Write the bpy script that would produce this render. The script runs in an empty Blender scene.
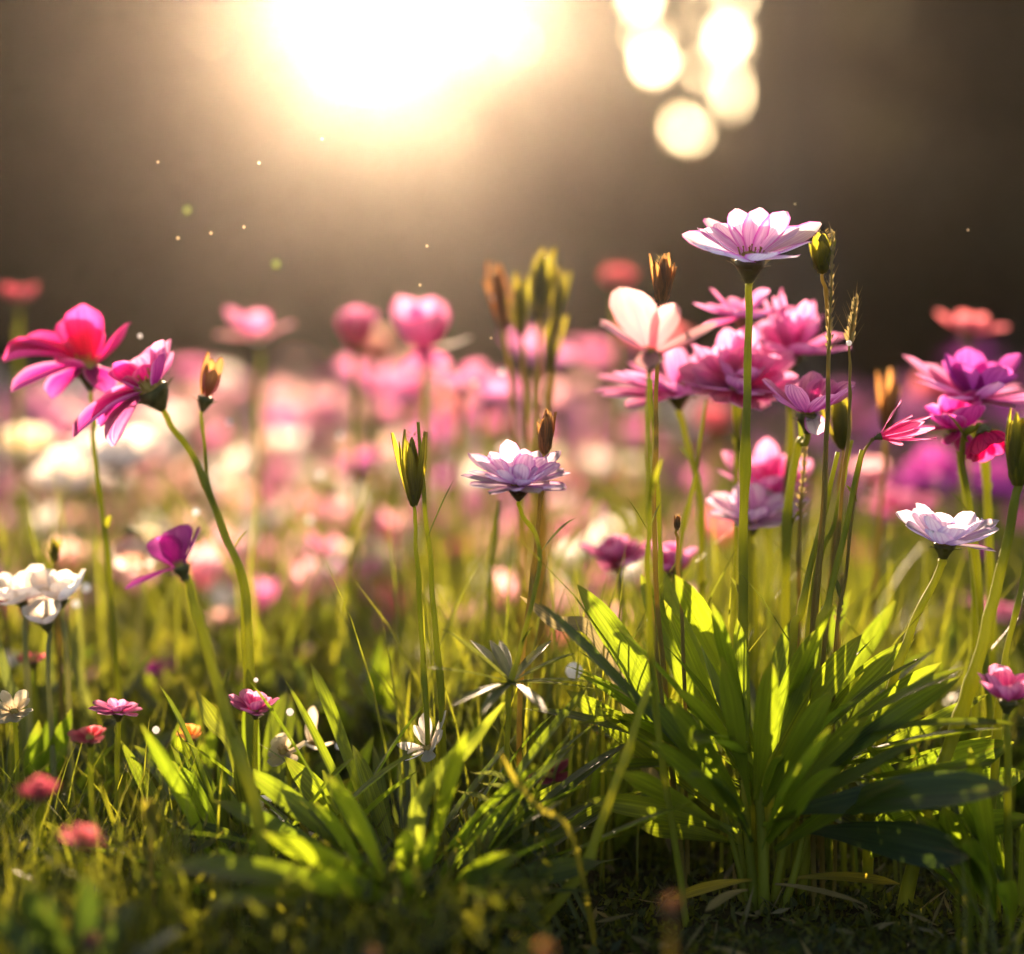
import bpy, math, random
import numpy as np
from mathutils import Vector, Matrix, Quaternion, noise

rnd = random.Random(7)
PI = math.pi
R = math.radians
scene = bpy.context.scene
COL = scene.collection

# ------------------------------------------------------------------ camera
W, H = 1024, 954
LENS = 70.0
FPX = W * LENS / 36.0
PITCH = R(-2.5)
CAM_H = 0.2636
cam_d = bpy.data.cameras.new('camera')
cam = bpy.data.objects.new('camera', cam_d)
COL.objects.link(cam)
cam.location = (0, 0, CAM_H)
cam.rotation_euler = (R(90) + PITCH, 0, 0)
cam_d.lens = LENS
cam_d.sensor_width = 36
cam_d.clip_start = 0.02
cam_d.clip_end = 2000
cam_d.dof.use_dof = True
cam_d.dof.focus_distance = 1.0
cam_d.dof.aperture_fstop = 2.5
scene.camera = cam


def ray(px, py):
    x = (px - W / 2) / FPX
    y = -(py - H / 2) / FPX
    c, s = math.cos(PITCH), math.sin(PITCH)
    return Vector((x, c - y * s, s + y * c))


def P(px, py, d):
    """the point at depth d (metres along the lens axis) that the photo shows at px, py"""
    return Vector((0, 0, CAM_H)) + ray(px, py) * d


# ------------------------------------------------------------------ light
SUN_PX = (372, -15)
sd = ray(*SUN_PX).normalized()
SUN_EL = math.asin(sd.z)
SUN_AZ = math.atan2(sd.x, sd.y)          # clockwise from +Y
world = bpy.data.worlds.new('World')
scene.world = world
world.use_nodes = True
wn = world.node_tree
bg = wn.nodes['Background']
sky = wn.nodes.new('ShaderNodeTexSky')
sky.sky_type = 'NISHITA'
sky.sun_disc = False
sky.sun_elevation = SUN_EL
sky.sun_rotation = SUN_AZ
sky.dust_density = 5.0
sky.air_density = 0.8
sky.ozone_density = 0.2
wn.links.new(sky.outputs[0], bg.inputs[0])
bg.inputs[1].default_value = 0.10
sun_d = bpy.data.lights.new('sun', 'SUN')
sun_d.energy = 5.0
sun_d.angle = R(0.5)
sun_d.color = (1.0, 0.72, 0.47)
sun = bpy.data.objects.new('sun', sun_d)
COL.objects.link(sun)
sun.rotation_euler = sd.to_track_quat('Z', 'Y').to_euler()
sun.location = (0, 0, 30)

vs = scene.view_settings
vs.view_transform = 'Standard'
vs.look = 'None'
vs.exposure = 2.1
vs.gamma = 1
vs.use_curve_mapping = False
cy = scene.cycles
cy.use_denoising = True
cy.denoiser = 'OPENIMAGEDENOISE'
cy.max_bounces = 8
cy.diffuse_bounces = 3
cy.transmission_bounces = 5
cy.glossy_bounces = 2
cy.volume_bounces = 0
cy.caustics_reflective = False
cy.caustics_refractive = False
cy.sample_clamp_indirect = 6


# ------------------------------------------------------------------ materials
def nt_new(name):
    m = bpy.data.materials.new(name)
    m.use_nodes = True
    nt = m.node_tree
    for n in list(nt.nodes):
        nt.nodes.remove(n)
    out = nt.nodes.new('ShaderNodeOutputMaterial')
    return m, nt, out


def N(nt, t, **kw):
    n = nt.nodes.new(t)
    for k, v in kw.items():
        setattr(n, k, v)
    return n


def ramp(nt, stops, src):
    r = N(nt, 'ShaderNodeValToRGB')
    e = r.color_ramp.elements
    while len(e) < len(stops):
        e.new(0.5)
    for el, (p, c) in zip(e, stops):
        el.position = p
        el.color = (*c, 1)
    nt.links.new(src, r.inputs[0])
    return r.outputs[0]


def mixc(nt, a, b, fac, mode='MIX'):
    m = N(nt, 'ShaderNodeMix', data_type='RGBA', blend_type=mode)
    for i, v in ((6, a), (7, b)):
        if isinstance(v, tuple):
            m.inputs[i].default_value = (*v, 1)
        else:
            nt.links.new(v, m.inputs[i])
    if isinstance(fac, (int, float)):
        m.inputs[0].default_value = fac
    else:
        nt.links.new(fac, m.inputs[0])
    return m.outputs[2]


def math_n(nt, op, a, b=None):
    m = N(nt, 'ShaderNodeMath', operation=op)
    for i, v in enumerate((a, b)):
        if v is None:
            continue
        if isinstance(v, (int, float)):
            m.inputs[i].default_value = v
        else:
            nt.links.new(v, m.inputs[i])
    return m.outputs[0]


def sheet_shader(nt, out, col, tcol, trans, rough, spec=0.3, bump=None):
    """a thin leaf or petal: lets part of the light through"""
    p = N(nt, 'ShaderNodeBsdfPrincipled')
    nt.links.new(col, p.inputs['Base Color'])
    p.inputs['Roughness'].default_value = rough
    p.inputs['Specular IOR Level'].default_value = spec
    t = N(nt, 'ShaderNodeBsdfTranslucent')
    nt.links.new(tcol, t.inputs['Color'])
    if bump is not None:
        nt.links.new(bump, p.inputs['Normal'])
    mx = N(nt, 'ShaderNodeMixShader')
    mx.inputs[0].default_value = trans
    nt.links.new(p.outputs[0], mx.inputs[1])
    nt.links.new(t.outputs[0], mx.inputs[2])
    nt.links.new(mx.outputs[0], out.inputs[0])


def uv_xy(nt):
    uv = N(nt, 'ShaderNodeUVMap')
    s = N(nt, 'ShaderNodeSeparateXYZ')
    nt.links.new(uv.outputs[0], s.inputs[0])
    return uv.outputs[0], s.outputs[0], s.outputs[1]


def petal_mat(name, base, mid, tip, edge=None, vein=0.5, trans=0.84, rough=0.5):
    m, nt, out = nt_new(name)
    uv, u, v = uv_xy(nt)
    oi = N(nt, 'ShaderNodeObjectInfo')
    c = ramp(nt, [(0, base), (0.45, mid), (1, tip)], v)
    # veins that run from the claw to the tip
    mp = N(nt, 'ShaderNodeMapping')
    mp.inputs['Scale'].default_value = (17, 1.1, 1)
    nt.links.new(uv, mp.inputs[0])
    ad = N(nt, 'ShaderNodeVectorMath', operation='ADD')
    nt.links.new(mp.outputs[0], ad.inputs[0])
    cb = N(nt, 'ShaderNodeCombineXYZ')
    nt.links.new(math_n(nt, 'MULTIPLY', oi.outputs['Random'], 40.0), cb.inputs[2])
    nt.links.new(cb.outputs[0], ad.inputs[1])
    nz = N(nt, 'ShaderNodeTexNoise')
    nz.inputs['Scale'].default_value = 1.0
    nz.inputs['Detail'].default_value = 3
    nt.links.new(ad.outputs[0], nz.inputs['Vector'])
    vr = ramp(nt, [(0.40, (1, 1, 1)), (0.56, (0, 0, 0))], nz.outputs[0])
    dark = tuple(x * y for x, y in zip(mid, (0.62, 0.36, 0.62)))
    c = mixc(nt, c, dark, math_n(nt, 'MULTIPLY', vr, min(0.95, vein * 1.5)))
    if edge is not None:
        e = math_n(nt, 'ABSOLUTE', math_n(nt, 'SUBTRACT', math_n(nt, 'MULTIPLY', u, 2.0), 1.0))
        er = ramp(nt, [(0.74, (0, 0, 0)), (0.97, (1, 1, 1))], e)
        c = mixc(nt, c, edge, er)
    hs = N(nt, 'ShaderNodeHueSaturation')
    nt.links.new(c, hs.inputs['Color'])
    nt.links.new(math_n(nt, 'ADD', math_n(nt, 'MULTIPLY', oi.outputs['Random'], 0.25), 0.86), hs.inputs['Value'])
    c = hs.outputs[0]
    bm = N(nt, 'ShaderNodeBump')
    bm.inputs['Strength'].default_value = 0.35
    bm.inputs['Distance'].default_value = 0.0006
    nt.links.new(nz.outputs[0], bm.inputs['Height'])
    sheet_shader(nt, out, c, c, trans, 0.65, 0.12, bm.outputs[0])
    return m


def leaf_mat(name, col, tcol, trans=0.45, rough=0.42, spec=0.4, var=0.5):
    m, nt, out = nt_new(name)
    uv, u, v = uv_xy(nt)
    oi = N(nt, 'ShaderNodeObjectInfo')
    geo = N(nt, 'ShaderNodeNewGeometry')
    nz = N(nt, 'ShaderNodeTexNoise')
    nz.inputs['Scale'].default_value = 9
    nz.inputs['Detail'].default_value = 4
    mp = N(nt, 'ShaderNodeMapping')
    mp.inputs['Scale'].default_value = (5, 0.8, 1)
    nt.links.new(uv, mp.inputs[0])
    ad = N(nt, 'ShaderNodeVectorMath', operation='ADD')
    nt.links.new(mp.outputs[0], ad.inputs[0])
    cb = N(nt, 'ShaderNodeCombineXYZ')
    nt.links.new(math_n(nt, 'MULTIPLY', geo.outputs['Random Per Island'], 60.0), cb.inputs[2])
    nt.links.new(cb.outputs[0], ad.inputs[1])
    nt.links.new(ad.outputs[0], nz.inputs['Vector'])
    nz.inputs['Scale'].default_value = 2.2
    fac = ramp(nt, [(0.3, (0.55, 0.55, 0.55)), (0.75, (1.35, 1.3, 1.1))], nz.outputs[0])
    rv = math_n(nt, 'FRACT', math_n(nt, 'ADD', oi.outputs['Random'], geo.outputs['Random Per Island']))
    tone = ramp(nt, [(0, (1 - var * 0.7, 1 - var * 0.6, 1 - var * 0.4)), (1, (1 + var * 0.6, 1 + var * 0.35, 1.0))], rv)
    # midrib
    e = math_n(nt, 'ABSOLUTE', math_n(nt, 'SUBTRACT', u, 0.5))
    rib = ramp(nt, [(0.0, (1.5, 1.45, 1.3)), (0.07, (1, 1, 1))], e)
    # parallel veins, dry tips and blotches
    vm = N(nt, 'ShaderNodeMapping')
    vm.inputs['Scale'].default_value = (9, 0.35, 1)
    nt.links.new(ad.outputs[0], vm.inputs[0])
    vn = N(nt, 'ShaderNodeTexNoise')
    vn.inputs['Scale'].default_value = 1.0
    vn.inputs['Detail'].default_value = 2
    nt.links.new(vm.outputs[0], vn.inputs['Vector'])
    vein = ramp(nt, [(0.38, (0.62, 0.66, 0.6)), (0.58, (1.15, 1.12, 1.0))], vn.outputs[0])
    sp = N(nt, 'ShaderNodeTexNoise')
    sp.inputs['Scale'].default_value = 1.7
    sp.inputs['Detail'].default_value = 6
    nt.links.new(ad.outputs[0], sp.inputs['Vector'])
    tipv = math_n(nt, 'MULTIPLY', math_n(nt, 'POWER', v, 7.0), 0.42)
    dry = ramp(nt, [(0.66, (0, 0, 0)), (0.78, (0.85, 0.85, 0.85))], math_n(nt, 'ADD', sp.outputs[0], tipv))
    outc = []
    for c0 in (col, tcol):
        c = mixc(nt, c0, fac, 1.0, 'MULTIPLY')
        c = mixc(nt, c, tone, 1.0, 'MULTIPLY')
        c = mixc(nt, c, rib, 0.7, 'MULTIPLY')
        c = mixc(nt, c, vein, 0.6, 'MULTIPLY')
        c = mixc(nt, c, tuple(q * 0.5 + w for q, w in zip(c0, (0.10, 0.06, 0.01))), dry)
        outc.append(c)
    bm = N(nt, 'ShaderNodeBump')
    bm.inputs['Strength'].default_value = 0.3
    bm.inputs['Distance'].default_value = 0.001
    nt.links.new(nz.outputs[0], bm.inputs['Height'])
    sheet_shader(nt, out, outc[0], outc[1], trans, rough, spec, bm.outputs[0])
    return m


def solid_mat(name, c1, c2, scale=60, rough=0.6, spec=0.3, stretch=(1, 1, 1), trans=0.0, bump=0.3):
    m, nt, out = nt_new(name)
    tc = N(nt, 'ShaderNodeTexCoord')
    mp = N(nt, 'ShaderNodeMapping')
    mp.inputs['Scale'].default_value = stretch
    nt.links.new(tc.outputs['Object'], mp.inputs[0])
    nz = N(nt, 'ShaderNodeTexNoise')
    nz.inputs['Scale'].default_value = scale
    nz.inputs['Detail'].default_value = 5
    nt.links.new(mp.outputs[0], nz.inputs['Vector'])
    c = ramp(nt, [(0.32, c1), (0.68, c2)], nz.outputs[0])
    bm = N(nt, 'ShaderNodeBump')
    bm.inputs['Strength'].default_value = bump
    bm.inputs['Distance'].default_value = 0.3 / scale
    nt.links.new(nz.outputs[0], bm.inputs['Height'])
    sheet_shader(nt, out, c, c, trans, rough, spec, bm.outputs[0])
    return m


M = {}
# stems and leaves
M['stem'] = solid_mat('stem_green', (0.26, 0.29, 0.03), (0.48, 0.48, 0.06), 90, 0.5, 0.25, (1, 1, 0.15), 0.68)
M['stem_brown'] = solid_mat('stem_brown', (0.26, 0.20, 0.05), (0.46, 0.36, 0.10), 120, 0.6, 0.2, (1, 1, 0.2), 0.65)
M['stem_pale'] = solid_mat('stem_pale', (0.30, 0.30, 0.10), (0.48, 0.46, 0.20), 90, 0.5, 0.3, (1, 1, 0.2), 0.6)
M['leaf'] = leaf_mat('leaf_broad', (0.05, 0.078, 0.010), (0.30, 0.44, 0.02), 0.62)
M['leaf_bright'] = leaf_mat('leaf_sunlit_green', (0.12, 0.17, 0.02), (0.50, 0.64, 0.05), 0.75)  # lit copy of the leaf: sunlight put into the colour of a shadowed blade
M['stem_bright'] = solid_mat('stem_brighter', (0.45, 0.45, 0.05), (0.62, 0.60, 0.09), 90, 0.5, 0.25, (1, 1, 0.15), 0.75)  # brighter copy of the stem colour
M['leaf_dark'] = leaf_mat('leaf_blue_green', (0.035, 0.058, 0.024), (0.11, 0.19, 0.02), 0.4, 0.4, 0.3)
M['leaf_silver'] = leaf_mat('leaf_silvery', (0.13, 0.15, 0.06), (0.22, 0.27, 0.05), 0.45, 0.5, 0.2)
M['leaf_under'] = leaf_mat('leaf_undergrowth', (0.05, 0.062, 0.012), (0.23, 0.27, 0.02), 0.45, 0.5, 0.3, 0.9)
M['leaf_yellow'] = leaf_mat('leaf_yellowing', (0.24, 0.21, 0.03), (0.58, 0.50, 0.05), 0.6)
M['grass'] = leaf_mat('grass_blade', (0.065, 0.085, 0.012), (0.34, 0.40, 0.03), 0.5, 0.4, 0.4, 0.7)
M['calyx'] = solid_mat('calyx_green', (0.07, 0.075, 0.018), (0.17, 0.15, 0.04), 200, 0.55, 0.3, (1, 1, 0.3), 0.3)
M['calyx_purple'] = solid_mat('calyx_purple', (0.08, 0.03, 0.05), (0.14, 0.08, 0.04), 200, 0.5, 0.3, (1, 1, 0.3), 0.3)
M['disc'] = solid_mat('flower_disc', (0.28, 0.17, 0.03), (0.5, 0.34, 0.08), 400, 0.7, 0.2, trans=0.2)
M['bud_brown'] = leaf_mat('bud_bract_brown', (0.30, 0.15, 0.06), (0.66, 0.34, 0.13), 0.6, 0.5)
M['bud_green'] = leaf_mat('bud_bract_green', (0.18, 0.19, 0.02), (0.62, 0.58, 0.05), 0.65, 0.5)
M['straw'] = leaf_mat('straw_spikelet', (0.26, 0.21, 0.10), (0.46, 0.38, 0.18), 0.45, 0.5)
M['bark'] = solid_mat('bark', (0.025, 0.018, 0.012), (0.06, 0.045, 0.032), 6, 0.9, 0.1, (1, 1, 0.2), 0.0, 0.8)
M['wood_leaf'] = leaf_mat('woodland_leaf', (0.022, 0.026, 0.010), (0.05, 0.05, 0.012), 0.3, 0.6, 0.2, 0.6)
M['dew'] = solid_mat('dew_drop', (0.85, 0.85, 0.85), (0.95, 0.95, 0.95), 10, 0.1, 0.8, trans=0.75)  # white body colour stands in for the sun's glint in the drops
M['pollen'] = solid_mat('pollen', (0.8, 0.7, 0.45), (0.9, 0.8, 0.6), 10, 0.6, 0.2, trans=0.6)
M['pollen_green'] = solid_mat('seed_green', (0.45, 0.6, 0.12), (0.6, 0.7, 0.2), 10, 0.6, 0.2, trans=0.6)
# petals
M['lilac_white'] = petal_mat('petal_lilac_white', (0.86, 0.58, 0.80), (0.90, 0.78, 0.88), (0.92, 0.82, 0.91), (0.70, 0.16, 0.60), 0.3, 0.78)
M['lilac'] = petal_mat('petal_lilac', (0.78, 0.48, 0.74), (0.87, 0.68, 0.84), (0.88, 0.72, 0.85), (0.62, 0.22, 0.58), 0.35, 0.78)
M['pale_violet'] = petal_mat('petal_pale_violet', (0.70, 0.60, 0.78), (0.78, 0.70, 0.86), (0.86, 0.80, 0.86), (0.62, 0.46, 0.72), 0.3)
M['pale_pink'] = petal_mat('petal_pale_pink', (0.80, 0.30, 0.36), (0.84, 0.42, 0.46), (0.86, 0.52, 0.54), None, 0.25)
M['magenta_pink'] = petal_mat('petal_magenta_pink', (0.74, 0.08, 0.40), (0.82, 0.20, 0.50), (0.88, 0.44, 0.64), (0.80, 0.28, 0.56), 0.6)
M['pink'] = petal_mat('petal_pink', (0.72, 0.10, 0.34), (0.80, 0.20, 0.44), (0.84, 0.36, 0.54), None, 0.5)
M['hot_pink'] = petal_mat('petal_hot_pink', (0.50, 0.01, 0.10), (0.78, 0.02, 0.24), (0.84, 0.10, 0.36), None, 0.5, 0.8)
M['magenta'] = petal_mat('petal_magenta', (0.50, 0.01, 0.22), (0.70, 0.03, 0.35), (0.78, 0.11, 0.46), (0.80, 0.26, 0.54), 0.5)
M['purple'] = petal_mat('petal_purple', (0.30, 0.02, 0.22), (0.42, 0.05, 0.34), (0.50, 0.10, 0.40), None, 0.4)
M['coral'] = petal_mat('petal_coral', (0.70, 0.10, 0.14), (0.78, 0.16, 0.20), (0.82, 0.26, 0.28), None, 0.3)
M['dusky'] = petal_mat('petal_dusky_red', (0.30, 0.03, 0.06), (0.40, 0.06, 0.10), (0.5, 0.12, 0.15), None, 0.3)
M['white'] = petal_mat('petal_white', (0.84, 0.74, 0.60), (0.88, 0.82, 0.72), (0.90, 0.86, 0.80), None, 0.1)
M['peach'] = petal_mat('petal_peach', (0.80, 0.36, 0.24), (0.84, 0.48, 0.38), (0.86, 0.60, 0.50), None, 0.2)
M['cream'] = petal_mat('petal_cream', (0.80, 0.62, 0.36), (0.84, 0.72, 0.48), (0.86, 0.78, 0.58), None, 0.1)
M['orange'] = petal_mat('petal_orange', (0.75, 0.22, 0.04), (0.80, 0.30, 0.07), (0.82, 0.40, 0.12), None, 0.2)


# ------------------------------------------------------------------ mesh helpers
class MB:
    """collects sheets, tubes and lathes; build() links them as ONE mesh object"""

    def __init__(self):
        self.v, self.f, self.uv, self.mi = [], [], [], []

    def grid(self, rows, uvs, closed=False, mi=0):
        b = len(self.v)
        n = len(rows[0])
        for r, u in zip(rows, uvs):
            self.v.extend([tuple(p) for p in r])
            self.uv.extend(u)
        for i in range(len(rows) - 1):
            for j in range(n if closed else n - 1):
                k = (j + 1) % n
                self.f.append((b + i * n + j, b + i * n + k, b + (i + 1) * n + k, b + (i + 1) * n + j))
                self.mi.append(mi)

    def tube(self, pts, radii, n=7, mi=0):
        pts = [Vector(p) for p in pts]
        rows, uvs = [], []
        t = (pts[1] - pts[0]).normalized()
        a = Vector((1, 0, 0)) if abs(t.x) < 0.9 else Vector((0, 1, 0))
        x = (a - t * a.dot(t)).normalized()
        for i, p in enumerate(pts):
            t2 = (pts[min(i + 1, len(pts) - 1)] - pts[max(i - 1, 0)])
            if t2.length > 1e-9:
                t2.normalize()
                x = (x - t2 * x.dot(t2)).normalized()
                t = t2
            y = t.cross(x)
            r = radii[i] if isinstance(radii, (list, tuple)) else radii
            rows.append([p + (x * math.cos(2 * PI * k / n) + y * math.sin(2 * PI * k / n)) * r for k in range(n)])
            uvs.append([(k / n, i / (len(pts) - 1)) for k in range(n)])
        self.grid(rows, uvs, True, mi)
        b = len(self.v) - n
        self.f.append(tuple(b + k for k in range(n)))
        self.mi.append(mi)

    def lathe(self, prof, frame, n=12, rib=0.0, k=5, mi=0):
        rows, uvs = [], []
        for i, (r, z) in enumerate(prof):
            row = []
            for j in range(n):
                a = 2 * PI * j / n
                rr = r * (1 + rib * math.cos(k * a))
                row.append(frame @ Vector((rr * math.cos(a), rr * math.sin(a), z)))
            rows.append(row)
            uvs.append([(j / n, i / (len(prof) - 1)) for j in range(n)])
        self.grid(rows, uvs, True, mi)

    def hairs(self, pts, nrms, L, w, r):
        for p, n in zip(pts, nrms):
            s = n.cross(Vector((r.uniform(-1, 1), r.uniform(-1, 1), r.uniform(-1, 1)))).normalized() * w
            tip = p + (n + Vector((r.uniform(-.4, .4), r.uniform(-.4, .4), r.uniform(-.1, .6)))).normalized() * L * r.uniform(.5, 1.2)
            b = len(self.v)
            self.v += [tuple(p - s), tuple(p + s), tuple(tip)]
            self.uv += [(.3, 0), (.7, 0), (.5, .6)]
            self.f.append((b, b + 1, b + 2))
            self.mi.append(0)

    def build(self, name, mat, parent=None, origin=None, smooth=True):
        me = bpy.data.meshes.new(name)
        o3 = Vector(origin) if origin is not None else Vector((0, 0, 0))
        v = np.array([tuple(p) for p in self.v], dtype=np.float32)
        if parent is not None and origin is None:
            o3 = ORG[parent.name]
        v = v - np.array(o3, dtype=np.float32)
        me.from_pydata(v.tolist(), [], self.f)
        uvl = me.uv_layers.new(name='UVMap')
        li = np.empty(len(me.loops), dtype=np.int32)
        me.loops.foreach_get('vertex_index', li)
        uvl.data.foreach_set('uv', np.array(self.uv, dtype=np.float32)[li].ravel())
        for m in (mat if isinstance(mat, (list, tuple)) else [mat]):
            me.materials.append(m)
        if any(self.mi):
            me.polygons.foreach_set('material_index', np.array(self.mi, dtype=np.int32))
        if smooth:
            me.polygons.foreach_set('use_smooth', np.ones(len(me.polygons), dtype=bool))
        ob = bpy.data.objects.new(name, me)
        COL.objects.link(ob)
        if parent is not None:
            ob.parent = parent
            ORG[ob.name] = o3
        else:
            ob.location = o3
        return ob


ORG = {}            # the world origin of each Empty, so parts can be written in world points


def tag(o, label=None, cat=None, group=None, kind=None):
    for k, v in (('label', label), ('category', cat), ('group', group), ('kind', kind)):
        if v:
            o[k] = v
    return o


def empty(name, loc, label, cat, group=None):
    o = bpy.data.objects.new(name, None)
    COL.objects.link(o)
    o.location = loc
    o.empty_display_size = 0.02
    ORG[o.name] = Vector(loc)
    return tag(o, label, cat, group)


def copy_thing(root, loc, rz, s, label=None, group=None):
    r = root.copy()
    COL.objects.link(r)
    r.location = loc
    r.rotation_euler = (0, 0, rz)
    r.scale = (s, s, s)
    if label:
        r['label'] = label
    if group:
        r['group'] = group
    for ch in root.children:
        c = ch.copy()
        COL.objects.link(c)
        c.parent = r
        for g in ch.children:
            d = g.copy()
            COL.objects.link(d)
            d.parent = c
    return r


def spline(ctrl, n=8):
    """Catmull-Rom through the control points"""
    c = [Vector(p) for p in ctrl]
    if len(c) == 2:
        return [c[0].lerp(c[1], i / n) for i in range(n + 1)]
    out = []
    for i in range(len(c) - 1):
        p0 = c[i - 1] if i else c[0] * 2 - c[1]
        p1, p2 = c[i], c[i + 1]
        p3 = c[i + 2] if i + 2 < len(c) else c[-1] * 2 - c[-2]
        for k in range(n):
            t = k / n
            out.append(0.5 * ((2 * p1) + (p2 - p0) * t + (2 * p0 - 5 * p1 + 4 * p2 - p3) * t * t + (3 * p1 - p0 - 3 * p2 + p3) * t ** 3))
    out.append(c[-1])
    return out


def frame_of(axis, origin):
    z = Vector(axis).normalized()
    a = Vector((1, 0, 0)) if abs(z.x) < 0.95 else Vector((0, 0, -1))
    x = (a - z * a.dot(z)).normalized()
    y = z.cross(x)
    m = Matrix((x, y, z)).transposed().to_4x4()
    m.translation = Vector(origin)
    return m


def ground_z(x, y):
    z = 0.008 * noise.noise(Vector((x * 5, y * 5, 0))) + 0.004 * noise.noise(Vector((x * 17, y * 17, 3)))
    if y > 1.6:
        z += 0.02 * noise.noise(Vector((x * 1.3, y * 1.3, 7))) * min(1, (y - 1.6))
    if y > 24:
        t = min(1, (y - 24) / 22)
        z += 5.0 * t * t * (3 - 2 * t)  # added bank behind the shrubs, keeps bright sky out of their gaps
    d = math.hypot(x - 0.125, y - 1.0)
    z -= 0.0 * d
    return z


def petal(mb, fr, phi, L, Wd, a0, a1, r0=0.003, z0=0.0, cup=0.25, notch=0.0, wpos=0.62, wav=0.06, roll=0.0, nu=6, nv=9, base_w=0.28, seed=0.0, mi=0):
    """one curved petal: a0/a1 = angle above the flower's plane at the claw and at the tip"""
    rows, uvs = [], []
    r, z = r0, z0
    ca, sa = math.cos(phi), math.sin(phi)
    out = Vector((ca, sa, 0))
    side = Vector((-sa, ca, 0))
    for i in range(nv + 1):
        v = i / nv
        a = a0 + (a1 - a0) * v
        if i:
            r += math.cos(a) * L / nv
            z += math.sin(a) * L / nv
        if v < wpos:
            t = v / wpos
            w = base_w + (1 - base_w) * math.sin(t * PI / 2) ** 1.2
        else:
            t = (v - wpos) / (1 - wpos)
            w = math.sqrt(max(0.0, 1 - t * t * 0.985))
        w *= Wd / 2 * (1 + 0.09 * noise.noise(Vector((v * 5 + seed, seed, 0))))
        nrm = out * -math.sin(a) + Vector((0, 0, 1)) * math.cos(a)
        row, uvr = [], []
        for j in range(nu + 1):
            u = 2 * j / nu - 1
            h = cup * w * u * u + wav * Wd * noise.noise(Vector((u * 1.6 + seed, v * 2.4, seed * 3.1)))
            h += roll * w * u
            tipcut = L * 0.05 * v * v * noise.noise(Vector((u * 2.6 + seed, seed * 2, 5))) + notch * L * (math.cos(u * PI * 1.5) ** 2 if v > 0.8 else 0) * max(0, v - 0.8) * 2
            p = out * (r - tipcut) + Vector((0, 0, z)) + side * (w * u) + nrm * h
            row.append(fr @ p)
            uvr.append((j / nu, v))
        rows.append(row)
        uvs.append(uvr)
    mb.grid(rows, uvs, False, mi)


def leaf_sheet(mb, P0, P1, Wd, up=None, sag=0.0, fold=0.25, wpos=0.62, base_w=0.22, tip=1.0, nu=4, nv=11, twist=0.0, wav=0.04, seed=0.0, ctrl=None, mi=0, face=None):
    """a leaf along a curve from P0 to P1; sag lifts (+) or drops (-) its middle"""
    P0, P1 = Vector(P0), Vector(P1)
    L = (P1 - P0).length
    C = Vector(ctrl) if ctrl is not None else (P0 + P1) / 2 + Vector((0, 0, sag * L))
    rows, uvs = [], []
    for i in range(nv + 1):
        v = i / nv
        p = P0 * (1 - v) ** 2 + C * 2 * v * (1 - v) + P1 * v * v
        t = ((C - P0) * (1 - v) + (P1 - C) * v)
        t.normalize()
        n0 = Vector(face) if face is not None else Vector((0, 0, 1))
        s = t.cross(n0)
        if s.length < 0.15:
            s = t.cross(Vector((0, -1, 0.2)))
        s.normalize()
        if twist:
            s = Quaternion(t, twist * v) @ s
        n = s.cross(t).normalized()
        if v < wpos:
            w = base_w + (1 - base_w) * math.sin(v / wpos * PI / 2) ** 1.5
        else:
            q = (v - wpos) / (1 - wpos)
            w = max(0.02, (1 - q ** (1.6 + tip)))
        w *= Wd / 2
        row, uvr = [], []
        for j in range(nu + 1):
            u = 2 * j / nu - 1
            h = fold * w * abs(u) + wav * Wd * noise.noise(Vector((u + seed * 7, v * 4, seed)))
            row.append(p + s * (w * u) + n * h)
            uvr.append((j / nu, v))
        rows.append(row)
        uvs.append(uvr)
    mb.grid(rows, uvs, False, mi)


# ------------------------------------------------------------------ ground
def make_ground():
    def axis(lo, hi, fine_lo, fine_hi, step, n):
        a = np.arange(fine_lo, fine_hi, step)
        l = fine_lo - (fine_lo - lo) * (np.linspace(1, 0, n, endpoint=False) ** 2.2)
        h = fine_hi + (hi - fine_hi) * (np.linspace(0, 1, n + 1) ** 2.2)
        return np.concatenate([l, a, h])
    xs = axis(-58, 58, -0.9, 0.9, 0.02, 34)
    ys = axis(-18, 108, 0.6, 2.2, 0.02, 40)
    rows = [[(x, y, ground_z(x, y)) for x in xs] for y in ys]
    uvs = [[(x, y) for x in xs] for y in ys]
    mb = MB()
    mb.grid(rows, uvs)
    m, nt, out = nt_new('soil_and_moss')
    geo = N(nt, 'ShaderNodeNewGeometry')
    n1 = N(nt, 'ShaderNodeTexNoise')
    n1.inputs['Scale'].default_value = 22
    n1.inputs['Detail'].default_value = 8
    n2 = N(nt, 'ShaderNodeTexNoise')
    n2.inputs['Scale'].default_value = 180
    n2.inputs['Detail'].default_value = 6
    for n in (n1, n2):
        nt.links.new(geo.outputs['Position'], n.inputs['Vector'])
    a = ramp(nt, [(0.35, (0.028, 0.018, 0.010)), (0.55, (0.045, 0.040, 0.016)), (0.72, (0.05, 0.06, 0.018))], n1.outputs[0])
    c = mixc(nt, a, (0.075, 0.06, 0.035), ramp(nt, [(0.55, (0, 0, 0)), (0.75, (0.7, 0.7, 0.7))], n2.outputs[0]))
    p = N(nt, 'ShaderNodeBsdfPrincipled')
    p.inputs['Roughness'].default_value = 0.905
    p.inputs['Specular IOR Level'].default_value = 0.0
    nt.links.new(c, p.inputs['Base Color'])
    bm = N(nt, 'ShaderNodeBump')
    bm.inputs['Distance'].default_value = 0.004
    bm.inputs['Strength'].default_value = 0.8
    nt.links.new(n2.outputs[0], bm.inputs['Height'])
    nt.links.new(bm.outputs[0], p.inputs['Normal'])
    nt.links.new(p.outputs[0], out.inputs[0])
    tag(mb.build('ground', m, None, (0, 0, 0)), kind='structure')


make_ground()


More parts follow.
